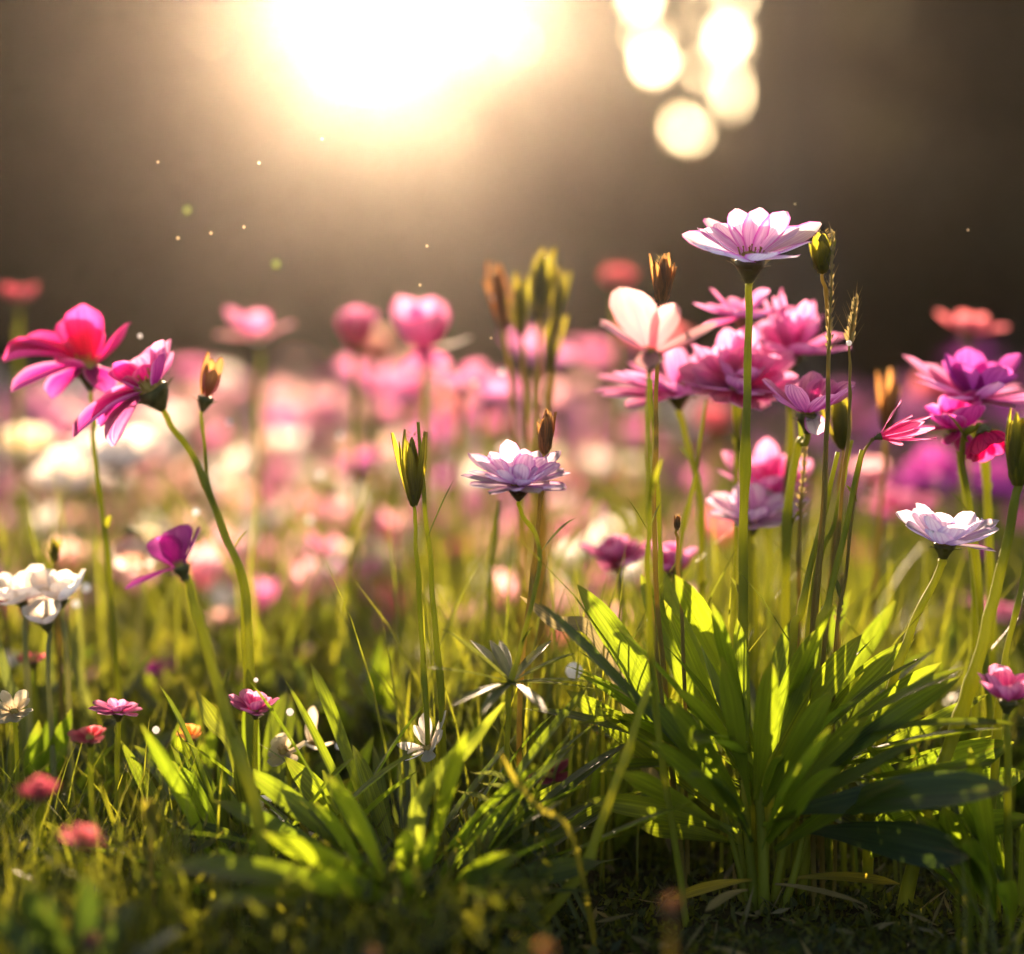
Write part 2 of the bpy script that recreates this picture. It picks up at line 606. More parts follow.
# ------------------------------------------------------------------ the wood behind
def quads_mesh(name, C, A, B, mat, curl=0.25):
    """leaf-sized kite faces at centres C with half axes A (along) and B (across), each folded a little; returns a mesh"""
    n = len(C)
    nr = np.cross(A, B)
    nr /= np.maximum(np.linalg.norm(nr, axis=1, keepdims=True), 1e-9)
    bl = np.linalg.norm(B, axis=1, keepdims=True)
    v = np.stack([C - A, C - A * 0.1 - B + nr * bl * curl, C + A, C - A * 0.1 + B + nr * bl * curl], 1).reshape(-1, 3)
    f = np.arange(n * 4, dtype=np.int32).reshape(-1, 4)
    tri = np.concatenate([f[:, [0, 1, 2]], f[:, [0, 2, 3]]])
    me = bpy.data.meshes.new(name)
    me.vertices.add(n * 4)
    me.vertices.foreach_set('co', v.astype(np.float32).ravel())
    me.loops.add(len(tri) * 3)
    me.loops.foreach_set('vertex_index', tri.ravel().astype(np.int32))
    me.polygons.add(len(tri))
    me.polygons.foreach_set('loop_start', np.arange(0, len(tri) * 3, 3, dtype=np.int32))
    uvl = me.uv_layers.new(name='UVMap')
    base = np.array([(0.5, 0), (0, 0.45), (0.5, 1), (1, 0.45)], dtype=np.float32)
    uvl.data.foreach_set('uv', base[tri.ravel() % 4].ravel())
    me.update(calc_edges=True)
    me.validate()
    me.materials.append(mat)
    return me


def rand_dirs(g, n):
    d = g.normal(size=(n, 3))
    return d / np.linalg.norm(d, axis=1, keepdims=True)


def make_tree(seed, height, cr, crown_lo, n_leaf, leaf, n_clump):
    g = np.random.default_rng(seed)
    r = random.Random(seed)
    tr = MB()
    pts = [Vector((0, 0, -0.3))]
    for i in range(1, 9):
        pts.append(Vector((r.uniform(-.08, .08) * i * 0.4, r.uniform(-.08, .08) * i * 0.4, height * 0.92 * i / 8)))
    sp = spline(pts, 3)
    rad = [max(0.02, 0.17 * (height / 8) * (1 - i / len(sp)) ** 0.8 + 0.02) for i in range(len(sp))]
    rad[0] *= 1.5
    tr.tube(sp, rad, 9)
    centres = []
    for k in range(n_clump):
        hz = crown_lo + (height - crown_lo) * (k + 0.5) / n_clump
        prof = math.sin(PI * min(1, (hz - crown_lo) / (height - crown_lo) * 0.85 + 0.15)) ** 0.6
        a = k * 2.4 + r.uniform(-.5, .5)
        rr = cr * prof * r.uniform(0.35, 0.85)
        c = Vector((math.cos(a) * rr, math.sin(a) * rr, hz))
        centres.append((c, cr * r.uniform(0.28, 0.46)))
        i0 = max(2, int(len(sp) * (hz - 0.5) / (height)))
        s0 = sp[min(i0, len(sp) - 2)]
        mid = s0.lerp(c, 0.5) + Vector((0, 0, 0.12))
        tr.tube(spline([s0, mid, c], 4), [0.05 * (1 - 0.75 * q / 8) * height / 8 for q in range(9)], 6)
    w = np.array([q[1] ** 2 for q in centres])
    idx = g.choice(len(centres), n_leaf, p=w / w.sum())
    cc = np.array([tuple(q[0]) for q in centres])[idx]
    cr_ = np.array([q[1] for q in centres])[idx]
    d = rand_dirs(g, n_leaf)
    C = cc + d * (cr_ * g.random(n_leaf) ** 0.45)[:, None] * np.array([1.0, 1.0, 0.8])
    A = rand_dirs(g, n_leaf) * (leaf * g.uniform(0.6, 1.3, n_leaf))[:, None]
    B = np.cross(A, rand_dirs(g, n_leaf))
    B *= (leaf * 0.5 / np.maximum(np.linalg.norm(B, axis=1), 1e-6))[:, None]
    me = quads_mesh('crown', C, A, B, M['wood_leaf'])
    return tr, me


def plant_tree(name, cat, proto, x, y, s, rz, label, group):
    root = empty(name, (x, y, ground_z(x, y)), label, cat, group)
    root.rotation_euler = (0, 0, rz)
    root.scale = (s, s, s)
    for nm, me in proto:
        o = bpy.data.objects.new(nm, me)
        COL.objects.link(o)
        o.parent = root
    return root


def proto_tree(*a):
    tr, me = make_tree(*a)
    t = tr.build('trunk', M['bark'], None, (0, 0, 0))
    tme = t.data
    bpy.data.objects.remove(t)
    return [('trunk', tme), ('crown', me)]


DENSE = proto_tree(11, 8.0, 1.5, 1.3, 12000, 0.13, 28)
DENSE2 = proto_tree(23, 8.5, 1.7, 1.0, 13000, 0.14, 32)
THIN = proto_tree(51, 7.5, 0.7, 0.8, 4200, 0.09, 32)
MEDIUM = proto_tree(39, 7.5, 0.8, 0.5, 9500, 0.11, 26)
SPARSE = proto_tree(37, 7.5, 0.62, 0.8, 5000, 0.09, 28)
BUSH1 = proto_tree(41, 2.75, 1.15, 0.1, 4200, 0.10, 15)
BUSH2 = proto_tree(43, 2.6, 1.25, 0.05, 4200, 0.11, 15)


def px_x(px, y):
    return (px - W / 2) / FPX * y


def make_big_trunk():
    x, y = px_x(779, 13.0), 13.0
    root = empty('old_tree', (x, y, ground_z(x, y)), 'old tree with a thick straight dark trunk, right edge of the narrow slit of sky', 'tree', 'dark trees of the wood')
    mb = MB()
    r = random.Random(4)
    pts = [Vector((x, y, -.3)), Vector((x + .02, y, .6)), Vector((x - .01, y, 2.0)), Vector((x + .03, y, 4.2)), Vector((x - .06, y + .1, 7.0)), Vector((x + .05, y, 9.0))]
    sp = spline(pts, 6)
    mb.tube(sp, [.33 * (1 + .5 * math.exp(-i * .6)) * (1 - .55 * i / len(sp)) + .03 + .015 * noise.noise(Vector((i * .7, 0, 0))) for i in range(len(sp))], 18)
    for k in range(9):
        z = r.uniform(4.4, 8.2)
        a = r.uniform(0, 6.28)
        c = Vector((x + math.cos(a) * 1.3, y + math.sin(a) * 1.3, z + r.uniform(.3, .8)))
        mb.tube(spline([Vector((x, y, z)), Vector((x, y, z)).lerp(c, .5) + Vector((0, 0, .15)), c], 4), [.07 * (1 - .8 * q / 8) for q in range(9)], 7)
    mb.build('trunk', M['bark'], root)
    g = np.random.default_rng(8)
    n = 7000
    cc = np.array([(r.uniform(-1.3, 1.3), r.uniform(-1.3, 1.3), r.uniform(5.0, 9.0)) for _ in range(22)])
    C = cc[g.integers(0, 22, n)] + rand_dirs(g, n) * (.75 * g.random(n) ** .45)[:, None]
    A = rand_dirs(g, n) * (.13 * g.uniform(.6, 1.3, n))[:, None]
    B_ = np.cross(A, rand_dirs(g, n))
    B_ *= (.06 / np.maximum(np.linalg.norm(B_, axis=1), 1e-6))[:, None]
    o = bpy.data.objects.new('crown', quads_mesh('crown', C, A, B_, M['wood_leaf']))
    COL.objects.link(o)
    o.parent = root


# px column, distance, prototype, scale
TREES = [
    (40, 17.0, DENSE2, 1.0, 'tall dense tree on the left of the bright gap'),
    (140, 19.5, DENSE2, 1.06, 'broad dense tree whose crown edges the bright gap on its left'),
    (-110, 15.0, DENSE, 1.05, 'tall dense tree at the far left edge of the wood'),
    (-30, 21.0, DENSE2, 1.0, 'tall dense tree behind the left edge trees'),
    (-300, 19.0, DENSE, 1.1, 'dark tree left of the picture edge'),
    (-330, 15.0, DENSE2, 1.0, 'dark tree left of the picture edge'),
    (566, 16.0, MEDIUM, 0.9, 'slender dark tree nearest of those beside the sun glare'),
    (726, 23.0, THIN, 1.0, 'thin tree with few leaves standing in the narrow slit of sky'),
    (520, 22.5, MEDIUM, 1.0, 'slender dark tree just right of the sun glare'),
    (622, 18.0, SPARSE, 1.05, 'thin crowned tree right of the bright gap, sky spots showing through its leaves'),
    (552, 20.0, MEDIUM, 1.0, 'slender tree with open leaves beside the bright gap'),
    (666, 20.5, SPARSE, 0.95, 'slender tree with open leaves on the left of the narrow slit of sky'),
    (1010, 14.5, DENSE2, 0.95, 'dark dense tree well right of the narrow slit of sky'),
    (900, 21.0, DENSE, 1.0, 'dark dense tree standing behind the slit of sky'),
    (1060, 19.0, DENSE2, 1.05, 'dark tree at the right edge of the wood'),
    (1180, 15.0, DENSE, 1.0, 'dark tree right of the picture edge'),
    (1330, 19.0, DENSE2, 1.1, 'dark tree right of the picture edge'),
]
for i, (px, y, pr, s, lab) in enumerate(TREES):
    plant_tree('dark_tree', 'tree', pr, px_x(px, y), y, s, i * 1.3, lab, 'dark trees of the wood')
big = make_big_trunk()
BUSHES = []
br = random.Random(5)
for k in range(16):
    px = -160 + k * 88
    y = 19 + br.uniform(-0.8, 0.8)
    BUSHES.append((px, y, 1.1 if abs(px - 362) < 75 else 1.32 if px < 600 else 1.0 if px > 790 else 1.02))
for i, (px, y, s) in enumerate(BUSHES):
    where = ('under the tall left trees' if px < 200 else 'in the bright gap, its top in the glare of the low sun' if px < 560 else
             'below the narrow slit of sky' if px < 800 else 'under the dark right trees')
    plant_tree('woodland_shrub', 'shrub', BUSH1 if i % 2 else BUSH2, px_x(px, y), y, s * br.uniform(0.94, 1.06), i * 2.1,
               'dark blurred shrub ' + where, 'shrubs along the edge of the wood')

# ------------------------------------------------------------------ haze
hz = MB()
x0, x1, y0, y1, z0, z1 = -60, 60, -20, 110, -1.2, 10.5
hz.v = [(x0, y0, z0), (x1, y0, z0), (x1, y1, z0), (x0, y1, z0), (x0, y0, z1), (x1, y0, z1), (x1, y1, z1), (x0, y1, z1)]
hz.f = [(0, 3, 2, 1), (4, 5, 6, 7), (0, 1, 5, 4), (1, 2, 6, 5), (2, 3, 7, 6), (3, 0, 4, 7)]
hz.uv = [(0, 0)] * 8
hz.mi = [0] * 6
m, nt, out = nt_new('air')
pv = N(nt, 'ShaderNodeVolumePrincipled')
pv.inputs['Color'].default_value = (0.95, 0.86, 0.77, 1)
pv.inputs['Density'].default_value = 0.00105
pv.inputs['Anisotropy'].default_value = 0.905
nt.links.new(pv.outputs[0], out.inputs['Volume'])
tag(hz.build('haze', m, None, (0, 0, 0), smooth=False), kind='stuff')


# ------------------------------------------------------------------ flowers, buds and stems
def gp(px, d):
    """the ground under pixel column px at depth d"""
    p = P(px, 390, d)
    return Vector((p.x, p.y, ground_z(p.x, p.y)))


def PX(d):
    return d / FPX


def lay(n, L, Wd, a0, a1, r0=3, z0=0, phi=0, cup=0.25, jit=0.12, notch=0.04, wpos=0.62, mat=None, phis=None, wav=0.06, base_w=0.3):
    return dict(n=n, L=L, W=Wd, a0=a0, a1=a1, r0=r0, z0=z0, phi=phi, cup=cup, jit=jit, notch=notch, wpos=wpos, mat=mat, phis=phis, wav=wav, base_w=base_w)


def stem_part(root, pts, r0, r1, mat, name='stem', extra=None, hair=0):
    mb = MB()
    sp = spline(pts, 9)
    n = len(sp)
    sd_ = (pts[-1].x * 91 + pts[-1].z * 37) % 50
    rr = random.Random(int(sd_ * 1000))
    for i in range(2, n - 4):
        sp[i] = sp[i] + Vector((noise.noise(Vector((i * .21, sd_, 0))), noise.noise(Vector((i * .21, sd_, 9))), 0)) * .0012
    nodes = [rr.uniform(.25, .9) for _ in range(2)]
    rad = [(r0 * 1.3 + (r1 * .85 - r0 * 1.3) * i / (n - 1)) * (1 + .10 * noise.noise(Vector((i * .5, sd_, 4))) + .35 * sum(math.exp(-((i / n - q) * n * .9) ** 2) for q in nodes)) for i in range(n)]
    mb.tube(sp, rad, 7)
    if hair:
        hp_, hn_ = [], []
        for _ in range(hair):
            i = rr.randrange(n // 4, n - 1)
            a = rr.uniform(0, 2 * PI)
            nn = Vector((math.cos(a), math.sin(a), .25)).normalized()
            hp_.append(sp[i].lerp(sp[i + 1], rr.random()) + nn * rad[i] * .9)
            hn_.append(nn)
        mb.hairs(hp_, hn_, .0016, .00007, rr)
    if extra:
        extra(mb, sp)
    return mb.build(name, M[mat], root)


def flower(label, head, d, axis, layers, base, stem=(), mat='pink', calyx=8, calyx_h=14, stem_w=7, stem_mat='stem', disc=0.8,
           group=None, calyx_mat='calyx', name='flower', cat='flower', merged=False, sepals=6, seed=0):
    """head: pixel of the receptacle at depth d; stem: pixels (px, py, depth) from the head downwards; base: (px, depth) on the ground; sizes in photo pixels at d"""
    r = random.Random(seed * 977 + int(head[0] * 7 + head[1]))
    k = PX(d)
    g = gp(*base)
    root = empty(name, g, label, cat, group)
    hp = P(head[0], head[1], d)
    ax = Vector(axis).normalized()
    fr = frame_of(ax, hp)
    ch = calyx_h * k
    Rc = calyx * k
    low = hp - ax * ch
    near = 0.88 < d < 1.2 and not merged
    mids = [q for q in (P(*s) for s in reversed(stem)) if (q - low).length > ch * 2.0 + 8 * k]
    prev = mids[-1] if mids else g
    bend = low - ax * ch * 0.5 * 0.6 + (prev - low).normalized() * ch * 0.5
    pts = [g - Vector((0, 0, 0.006))] + mids + [bend, low + ax * ch * 0.15]
    stem_part(root, pts, stem_w * k * 0.5, stem_w * k * 0.4, stem_mat, hair=260 if near else 0)
    if near and len(stem) >= 2 and head[1] < 640:
        for q in range(2):
            p0 = pts[1 + q % (len(pts) - 2)].lerp(pts[2 + q % (len(pts) - 2)], r.uniform(.2, .8)) if len(pts) > 3 else pts[1]
            a = r.uniform(0, 2 * PI)
            mb = MB()
            leaf_sheet(mb, p0, p0 + Vector((math.cos(a) * .5, math.sin(a) * .5, r.uniform(.5, 1.1))) * r.uniform(.012, .024), r.uniform(.0022, .004), sag=.1, fold=.4, wpos=.4, base_w=.5, seed=q + r.random(), nv=8)
            mb.build('leaf', M['grass'], root)
    if calyx:
        mb = MB()
        mb.lathe([(stem_w * k * 0.5, -ch), (Rc * 0.5, -ch * 0.75), (Rc * 0.85, -ch * 0.4), (Rc, -ch * 0.08), (Rc * 0.7, 0), (0.0001, 0)], fr, 12, 0.05, 6)
        for i in range(sepals):
            petal(mb, fr, 2 * PI * i / sepals + 0.3, Rc * r.uniform(1.1, 1.6), Rc * 0.6, R(58), R(r.uniform(0, 35)), Rc * 0.55, -ch * 0.6, 0.3, nu=2, nv=4, wpos=0.35, base_w=0.6)
        if near:
            hn_ = [(fr.to_3x3() @ Vector((math.cos(a), math.sin(a), -.2))).normalized() for a in [r.uniform(0, 6.28) for _ in range(90)]]
            mb.hairs([hp - ax * ch * (t_ := r.uniform(.05, .9)) + q_ * Rc * (1 - t_ * .6) for q_ in hn_], hn_, .0014, .00007, r)
        mb.build('calyx', M[calyx_mat], root)
    if disc and calyx:
        mb = MB()
        rd = Rc * disc
        mb.lathe([(rd, 0), (rd * 0.9, rd * 0.35), (rd * 0.5, rd * 0.6), (0.0001, rd * 0.65)], fr, 10, 0.08, 5)
        for i in range(14):
            a, q = r.uniform(0, 2 * PI), rd * math.sqrt(r.random())
            b0 = fr @ Vector((math.cos(a) * q, math.sin(a) * q, rd * 0.3))
            b1 = fr @ Vector((math.cos(a) * q * 1.25, math.sin(a) * q * 1.25, rd * r.uniform(0.8, 1.3)))
            mb.tube([b0, b0.lerp(b1, 0.8), b1], [rd * 0.05, rd * 0.05, rd * 0.1], 5)
        mb.build('disc', M['disc'], root)
    all_mb = MB()
    for li, L in enumerate(layers):
        phis = L['phis'] if L['phis'] is not None else [L['phi'] + 360 * i / L['n'] + r.uniform(-1, 1) * 120 / L['n'] * L['jit'] * 4 for i in range(L['n'])]
        for ph in phis:
            mb = all_mb if merged else MB()
            j = L['jit']
            da = r.uniform(-1, 1) * j * 60
            s = r.uniform(-3, 1.2) * j * 0.5
            petal(mb, fr, R(ph), L['L'] * k * (1 + s), L['W'] * k * (1 + r.uniform(-1, 1) * j), R(L['a0'] + da * 0.6), R(L['a1'] + da), L['r0'] * k, L['z0'] * k,
                  L['cup'], L['notch'], L['wpos'], L['wav'], r.uniform(-1, 1) * j * 1.4, seed=r.uniform(0, 50), base_w=L['base_w'])
            if not merged:
                mb.build('petal', M[L['mat'] or mat], root)
    if merged:
        all_mb.build('petals', M[mat], root)
    return root


UP = (0, 0, 1)
# --- the sharp pale flower that stands highest
flower('sharp pale pink and white flower, highest of all, on a long straight stem', (750, 259), 1.0, (0.0, -0.36, 0.93),
       [lay(13, 70, 31, 14, 26, 6, 0, 8, 0.22, 0.16), lay(6, 58, 30, 28, 40, 5, 2, phis=[12, 42, 74, 101, 133, 168], cup=0.25, jit=0.12, notch=0.05)],
       (758, 1.02), [(748, 320, 1.0), (746, 420, 1.0), (744, 540, 1.0), (742, 650, 1.005), (748, 780, 1.01)], 'lilac_white', 15, 24, 9.5, disc=0.75)
# --- pale pink five-petalled one, soft
flower('soft pale pink flower with five broad petals in front of the purple pink cluster', (650, 352), 0.915, (0.02, -0.18, 0.98),
       [lay(1, 80, 54, 40, 56, 4, phis=[118], cup=0.3, jit=0.05, wpos=0.6), lay(1, 56, 34, 24, 40, 4, phis=[172, 200], cup=0.3, jit=0.1),
        lay(1, 62, 30, 40, 55, 4, phis=[52], cup=0.3, jit=0.05), lay(1, 76, 32, 8, 42, 4, phis=[10], cup=0.3, jit=0.05), lay(1, 40, 26, -8, -18, 4, phis=[262], jit=0.05)],
       (690, 0.96), [(650, 400, 0.915), (649, 480, 0.915), (649, 580, 0.92), (655, 700, 0.94)], 'pale_pink', 10, 20, 6, disc=0.6)
# --- the purple pink cluster behind it
CL = 'purple pink flowers of the cluster behind the tall flower'
flower('wide pink flower with long flat petals, leftmost of the purple pink cluster', (678, 392), 1.13, (-0.10, -0.22, 0.96),
       [lay(14, 78, 26, 4, 14, 6, jit=0.16), lay(9, 62, 26, 22, 30, 5, phi=15, jit=0.2)], (705, 1.14), [(692, 420, 1.13), (700, 500, 1.13), (700, 620, 1.13)], 'magenta_pink', 12, 18, 7, group=CL)
flower('full double purple pink flower right behind the stem of the tall flower', (738, 388), 1.1, (0.04, -0.52, 0.85),
       [lay(15, 72, 28, 4, 20, 6, jit=0.18), lay(12, 60, 26, 24, 40, 5, phi=11, jit=0.2), lay(9, 44, 24, 44, 66, 4, 3, phi=3, jit=0.2)], (748, 1.1), [(742, 440, 1.1), (748, 560, 1.1)], 'magenta_pink', 12, 18, 7, group=CL)
flower('purple pink flower with raised narrow petals, rightmost of the cluster', (792, 352), 1.14, (0.10, -0.34, 0.93),
       [lay(12, 56, 26, 10, 30, 6, jit=0.2), lay(10, 56, 16, 46, 62, 5, phi=11, jit=0.22), lay(6, 66, 13, 62, 74, 4, phi=30, jit=0.2)], (785, 1.14), [(790, 430, 1.14), (784, 560, 1.14)], 'magenta_pink', 12, 18, 7, group=CL)
flower('small ragged pink flower with thin petals on top of the purple pink cluster', (742, 316), 1.12, (-0.05, -0.22, 0.97),
       [lay(11, 50, 13, 2, 16, 5, jit=0.28), lay(6, 44, 13, 30, 44, 4, jit=0.25)], (735, 1.13), [(741, 380, 1.12), (736, 500, 1.12)], 'magenta_pink', 9, 14, 5, group=CL)
flower('bright magenta flower with upturned petals, lowest right of the cluster', (808, 412), 1.03, (-0.03, -0.2, 0.97),
       [lay(9, 52, 28, 20, 44, 5, jit=0.2), lay(2, 30, 22, -30, -60, 4, phis=[290], mat='lilac_white')], (790, 1.07), [(797, 450, 1.06), (786, 560, 1.06)], 'magenta_pink', 11, 22, 8, group=CL)
# --- pair lower, in front of the stems
flower('magenta pink flower, upper one of the pair low behind the tall stem', (768, 492), 1.16, (0.05, -0.32, 0.94),
       [lay(9, 56, 30, 16, 40, 5, jit=0.2), lay(6, 40, 28, 44, 60, 4, phi=20, jit=0.2)], (770, 1.16), [(768, 560, 1.16)], 'magenta_pink', 10, 16, 6)
flower('light pink flower with pale rim, lower one of the pair low behind the tall stem', (752, 520), 1.11, (-0.04, -0.34, 0.93),
       [lay(11, 52, 27, 8, 28, 5, jit=0.14), lay(7, 40, 26, 34, 50, 4, phi=20, jit=0.2)], (762, 1.12), [(754, 580, 1.11)], 'lilac', 10, 16, 6)
flower('curly pink flower low between the leaf tips of the bush, left one of two', (618, 562), 1.15, (-0.15, -0.45, 0.87),
       [lay(9, 38, 26, 10, 50, 4, jit=0.3, cup=0.5), lay(7, 30, 24, 40, 90, 3, phi=20, jit=0.3, cup=0.5)], (640, 1.16), [(622, 610, 1.15)], 'pink', 8, 14, 6)
flower('curly pink flower low between the leaf tips of the bush, right one of two', (668, 570), 1.13, (0.1, -0.35, 0.9),
       [lay(9, 36, 24, 20, 60, 4, jit=0.3, cup=0.5), lay(7, 30, 22, 50, 90, 3, phi=20, jit=0.3, cup=0.5)], (690, 1.14), [(670, 620, 1.13)], 'magenta_pink', 8, 14, 6)


# --- the lilac flower in the middle, its stem with a whorl of narrow leaves
def whorl(root, c, tips, d, w, mat='leaf_silver', sag=0.04, name='whorl_leaf'):
    cp = P(*c)
    for i, (x, y, dd) in enumerate(tips):
        mb = MB()
        leaf_sheet(mb, cp, P(x, y, d + dd), w * PX(d), sag=sag, fold=0.35, wpos=0.5, base_w=0.45, seed=i * 3.7, tip=0.6, nv=8)
        mb.build(name, M[mat], root)


fl = flower('pale lilac double flower in the middle, above a whorl of narrow leaves', (519, 484), 0.98, (0.03, -0.36, 0.93),
            [lay(15, 55, 20, 6, 18, 6, jit=0.14), lay(11, 46, 21, 26, 40, 5, phi=14, jit=0.16), lay(5, 34, 20, 50, 64, 4, phi=5, jit=0.2)],
            (505, 1.0), [(532, 512, 0.98), (540, 552, 0.98), (528, 620, 0.975), (512, 680, 0.97), (506, 760, 0.98)], 'lilac', 12, 18, 5, calyx_mat='calyx_purple')
whorl(fl, (511, 683, 0.97), [(438, 626, -0.03), (426, 668, -0.04), (452, 706, -0.06), (490, 640, 0.05), (500, 640, 0.07), (552, 640, 0.05), (578, 652, 0.0), (592, 682, -0.02),
                             (546, 712, -0.07), (470, 640, 0.06), (600, 690, 0.04), (480, 716, -0.06)], 0.97, 12)
mb = MB()
leaf_sheet(mb, P(540, 554, 0.98), P(576, 518, 0.985), 9 * PX(1), sag=0.15, nv=7)
mb.build('leaf', M['grass'], fl)

# --- white lilac one on the right
flower('white and pale violet flower with cupped petals above the right side of the bush', (945, 543), 1.0, (0.06, -0.22, 0.97),
       [lay(9, 53, 30, 10, 34, 5, jit=0.14, cup=0.35), lay(6, 44, 28, 40, 58, 4, phi=25, jit=0.16), lay(2, 44, 18, 0, 4, 5, phis=[-20, 20], mat='lilac_white')],
       (870, 1.02), [(934, 572, 1.0), (915, 620, 1.0), (892, 690, 1.0), (872, 800, 1.01)], 'pale_violet', 11, 16, 9, disc=0.9)
# --- right cluster
RC = 'magenta flowers of the right edge cluster'
flower('large magenta flower with long flat petals cut by the right edge', (975, 398), 1.1, (0.12, -0.20, 0.97),
       [lay(15, 78, 19, 4, 20, 6, jit=0.2), lay(8, 56, 34, 34, 56, 5, phi=12, jit=0.16, mat='purple')], (1000, 1.14), [(985, 470, 1.1), (992, 600, 1.1)], 'magenta_pink', 12, 18, 8, group=RC)
flower('small dark magenta cup under the large flower of the right edge', (958, 428), 1.07, (-0.15, -0.35, 0.9),
       [lay(7, 42, 30, 20, 62, 4, jit=0.2, cup=0.45), lay(5, 46, 16, -6, 8, 4, phi=150, jit=0.3)], (975, 1.09), [(966, 480, 1.07), (976, 600, 1.07)], 'magenta', 10, 18, 7, group=RC)
flower('hot pink nodding cup with fringed rim, lowest of the right edge cluster', (985, 434), 1.04, (0.22, -0.35, -0.85),
       [lay(8, 32, 26, 18, 72, 7, jit=0.12, cup=0.5)], (1010, 1.06), [(972, 424, 1.045), (962, 450, 1.05), (975, 560, 1.05)], 'hot_pink', 9, 10, 6, group=RC)
flower('single coral pink flower floating highest at the right edge, blurred', (970, 332), 1.45, (0.02, -0.2, 0.97),
       [lay(9, 33, 19, 10, 30, 4, jit=0.25), lay(4, 24, 18, 40, 60, 4, phi=20)], (960, 1.47), [(968, 420, 1.45)], 'coral', 9, 16, 6)
flower('pink flower at the right edge low above the bush leaves, on short stem', (1008, 700), 0.95, (0.05, -0.10, 0.99),
       [lay(7, 44, 26, 18, 46, 4, jit=0.12, cup=0.4), lay(4, 36, 24, 46, 66, 4, phi=20)], (1012, 0.97), [(1008, 760, 0.95)], 'pink', 9, 14, 7)
# --- left group
LG = 'pink flowers of the left edge group'
flower('hot pink flower with broad upright petals, topmost of the left edge group', (88, 366), 1.1, (-0.05, -0.28, 0.95),
       [lay(1, 66, 40, 60, 96, 5, phis=[88], jit=0.04, cup=0.5, wpos=.78, notch=.1), lay(2, 82, 44, 40, -14, 5, phis=[160, 190], jit=0.05, cup=0.6, wpos=.74, notch=.08), lay(1, 78, 38, 4, -24, 5, phis=[208], jit=0.04, cup=0.5, mat='magenta'),
        lay(1, 62, 34, 20, 62, 5, phis=[8], jit=0.04, cup=0.5), lay(1, 54, 40, 44, 80, 5, phis=[125, 60, 150], jit=0.25, cup=0.5, wpos=.72), lay(1, 46, 34, 10, 40, 5, phis=[185, 225], jit=.3, cup=.5, mat='magenta'), lay(1, 52, 34, -10, -30, 5, phis=[235, 300], jit=0.1, cup=0.4, mat='magenta')],
       (130, 1.14), [(88, 395, 1.1), (96, 470, 1.1), (112, 600, 1.11)], 'hot_pink', 13, 26, 5, group=LG)
flower('magenta flower with drooping left petals, arching over on a long curved stem', (150, 388), 1.05, (-0.42, -0.32, 0.82),
       [lay(1, 58, 36, 24, 50, 6, phis=[64, 105, 20, 42], jit=0.3, cup=0.4, mat='magenta_pink'), lay(1, 80, 38, 6, -28, 6, phis=[176, 190, 206], jit=0.3, cup=0.4), lay(1, 46, 30, 36, 70, 6, phis=[85, 150, 200], jit=0.35, cup=0.5),
        lay(1, 70, 34, -4, -34, 6, phis=[228, 160], jit=0.1, cup=0.3, mat='magenta_pink'), lay(1, 50, 24, 30, 60, 6, phis=[330, 140], jit=0.1)],
       (262, 1.04), [(178, 412, 1.05), (195, 462, 1.05), (222, 530, 1.05), (245, 585, 1.045), (250, 680, 1.04), (252, 780, 1.04)], 'magenta', 17, 26, 8, group=LG)
flower('pale pink withering bud with pointed sepals on the arched stem at left', (206, 396), 1.06, (0.25, -0.1, 0.95),
       [lay(6, 40, 11, 62, 84, 5, jit=0.25), lay(4, 26, 14, 56, 90, 3, phi=30, mat='pale_pink')], (262, 1.05),
       [(203, 420, 1.06), (194, 446, 1.055), (212, 500, 1.055), (240, 575, 1.05), (246, 690, 1.045)], 'bud_brown', 8, 16, 4, name='flower_bud', cat='bud', disc=0, group=LG)
flower('small plain purple flower with few petals above a thick bright green stem at left', (180, 566), 0.93, (-0.35, -0.15, 0.92),
       [lay(1, 44, 40, 40, 58, 4, phis=[130, 80], jit=0.08, cup=0.4), lay(1, 54, 26, -4, 2, 4, phis=[185], jit=0.05), lay(1, 44, 22, 36, 52, 4, phis=[10], jit=0.05)],
       (283, 0.92), [(190, 590, 0.93), (204, 636, 0.925), (226, 715, 0.92), (256, 810, 0.915)], 'purple', 9, 15, 11, disc=0.6)
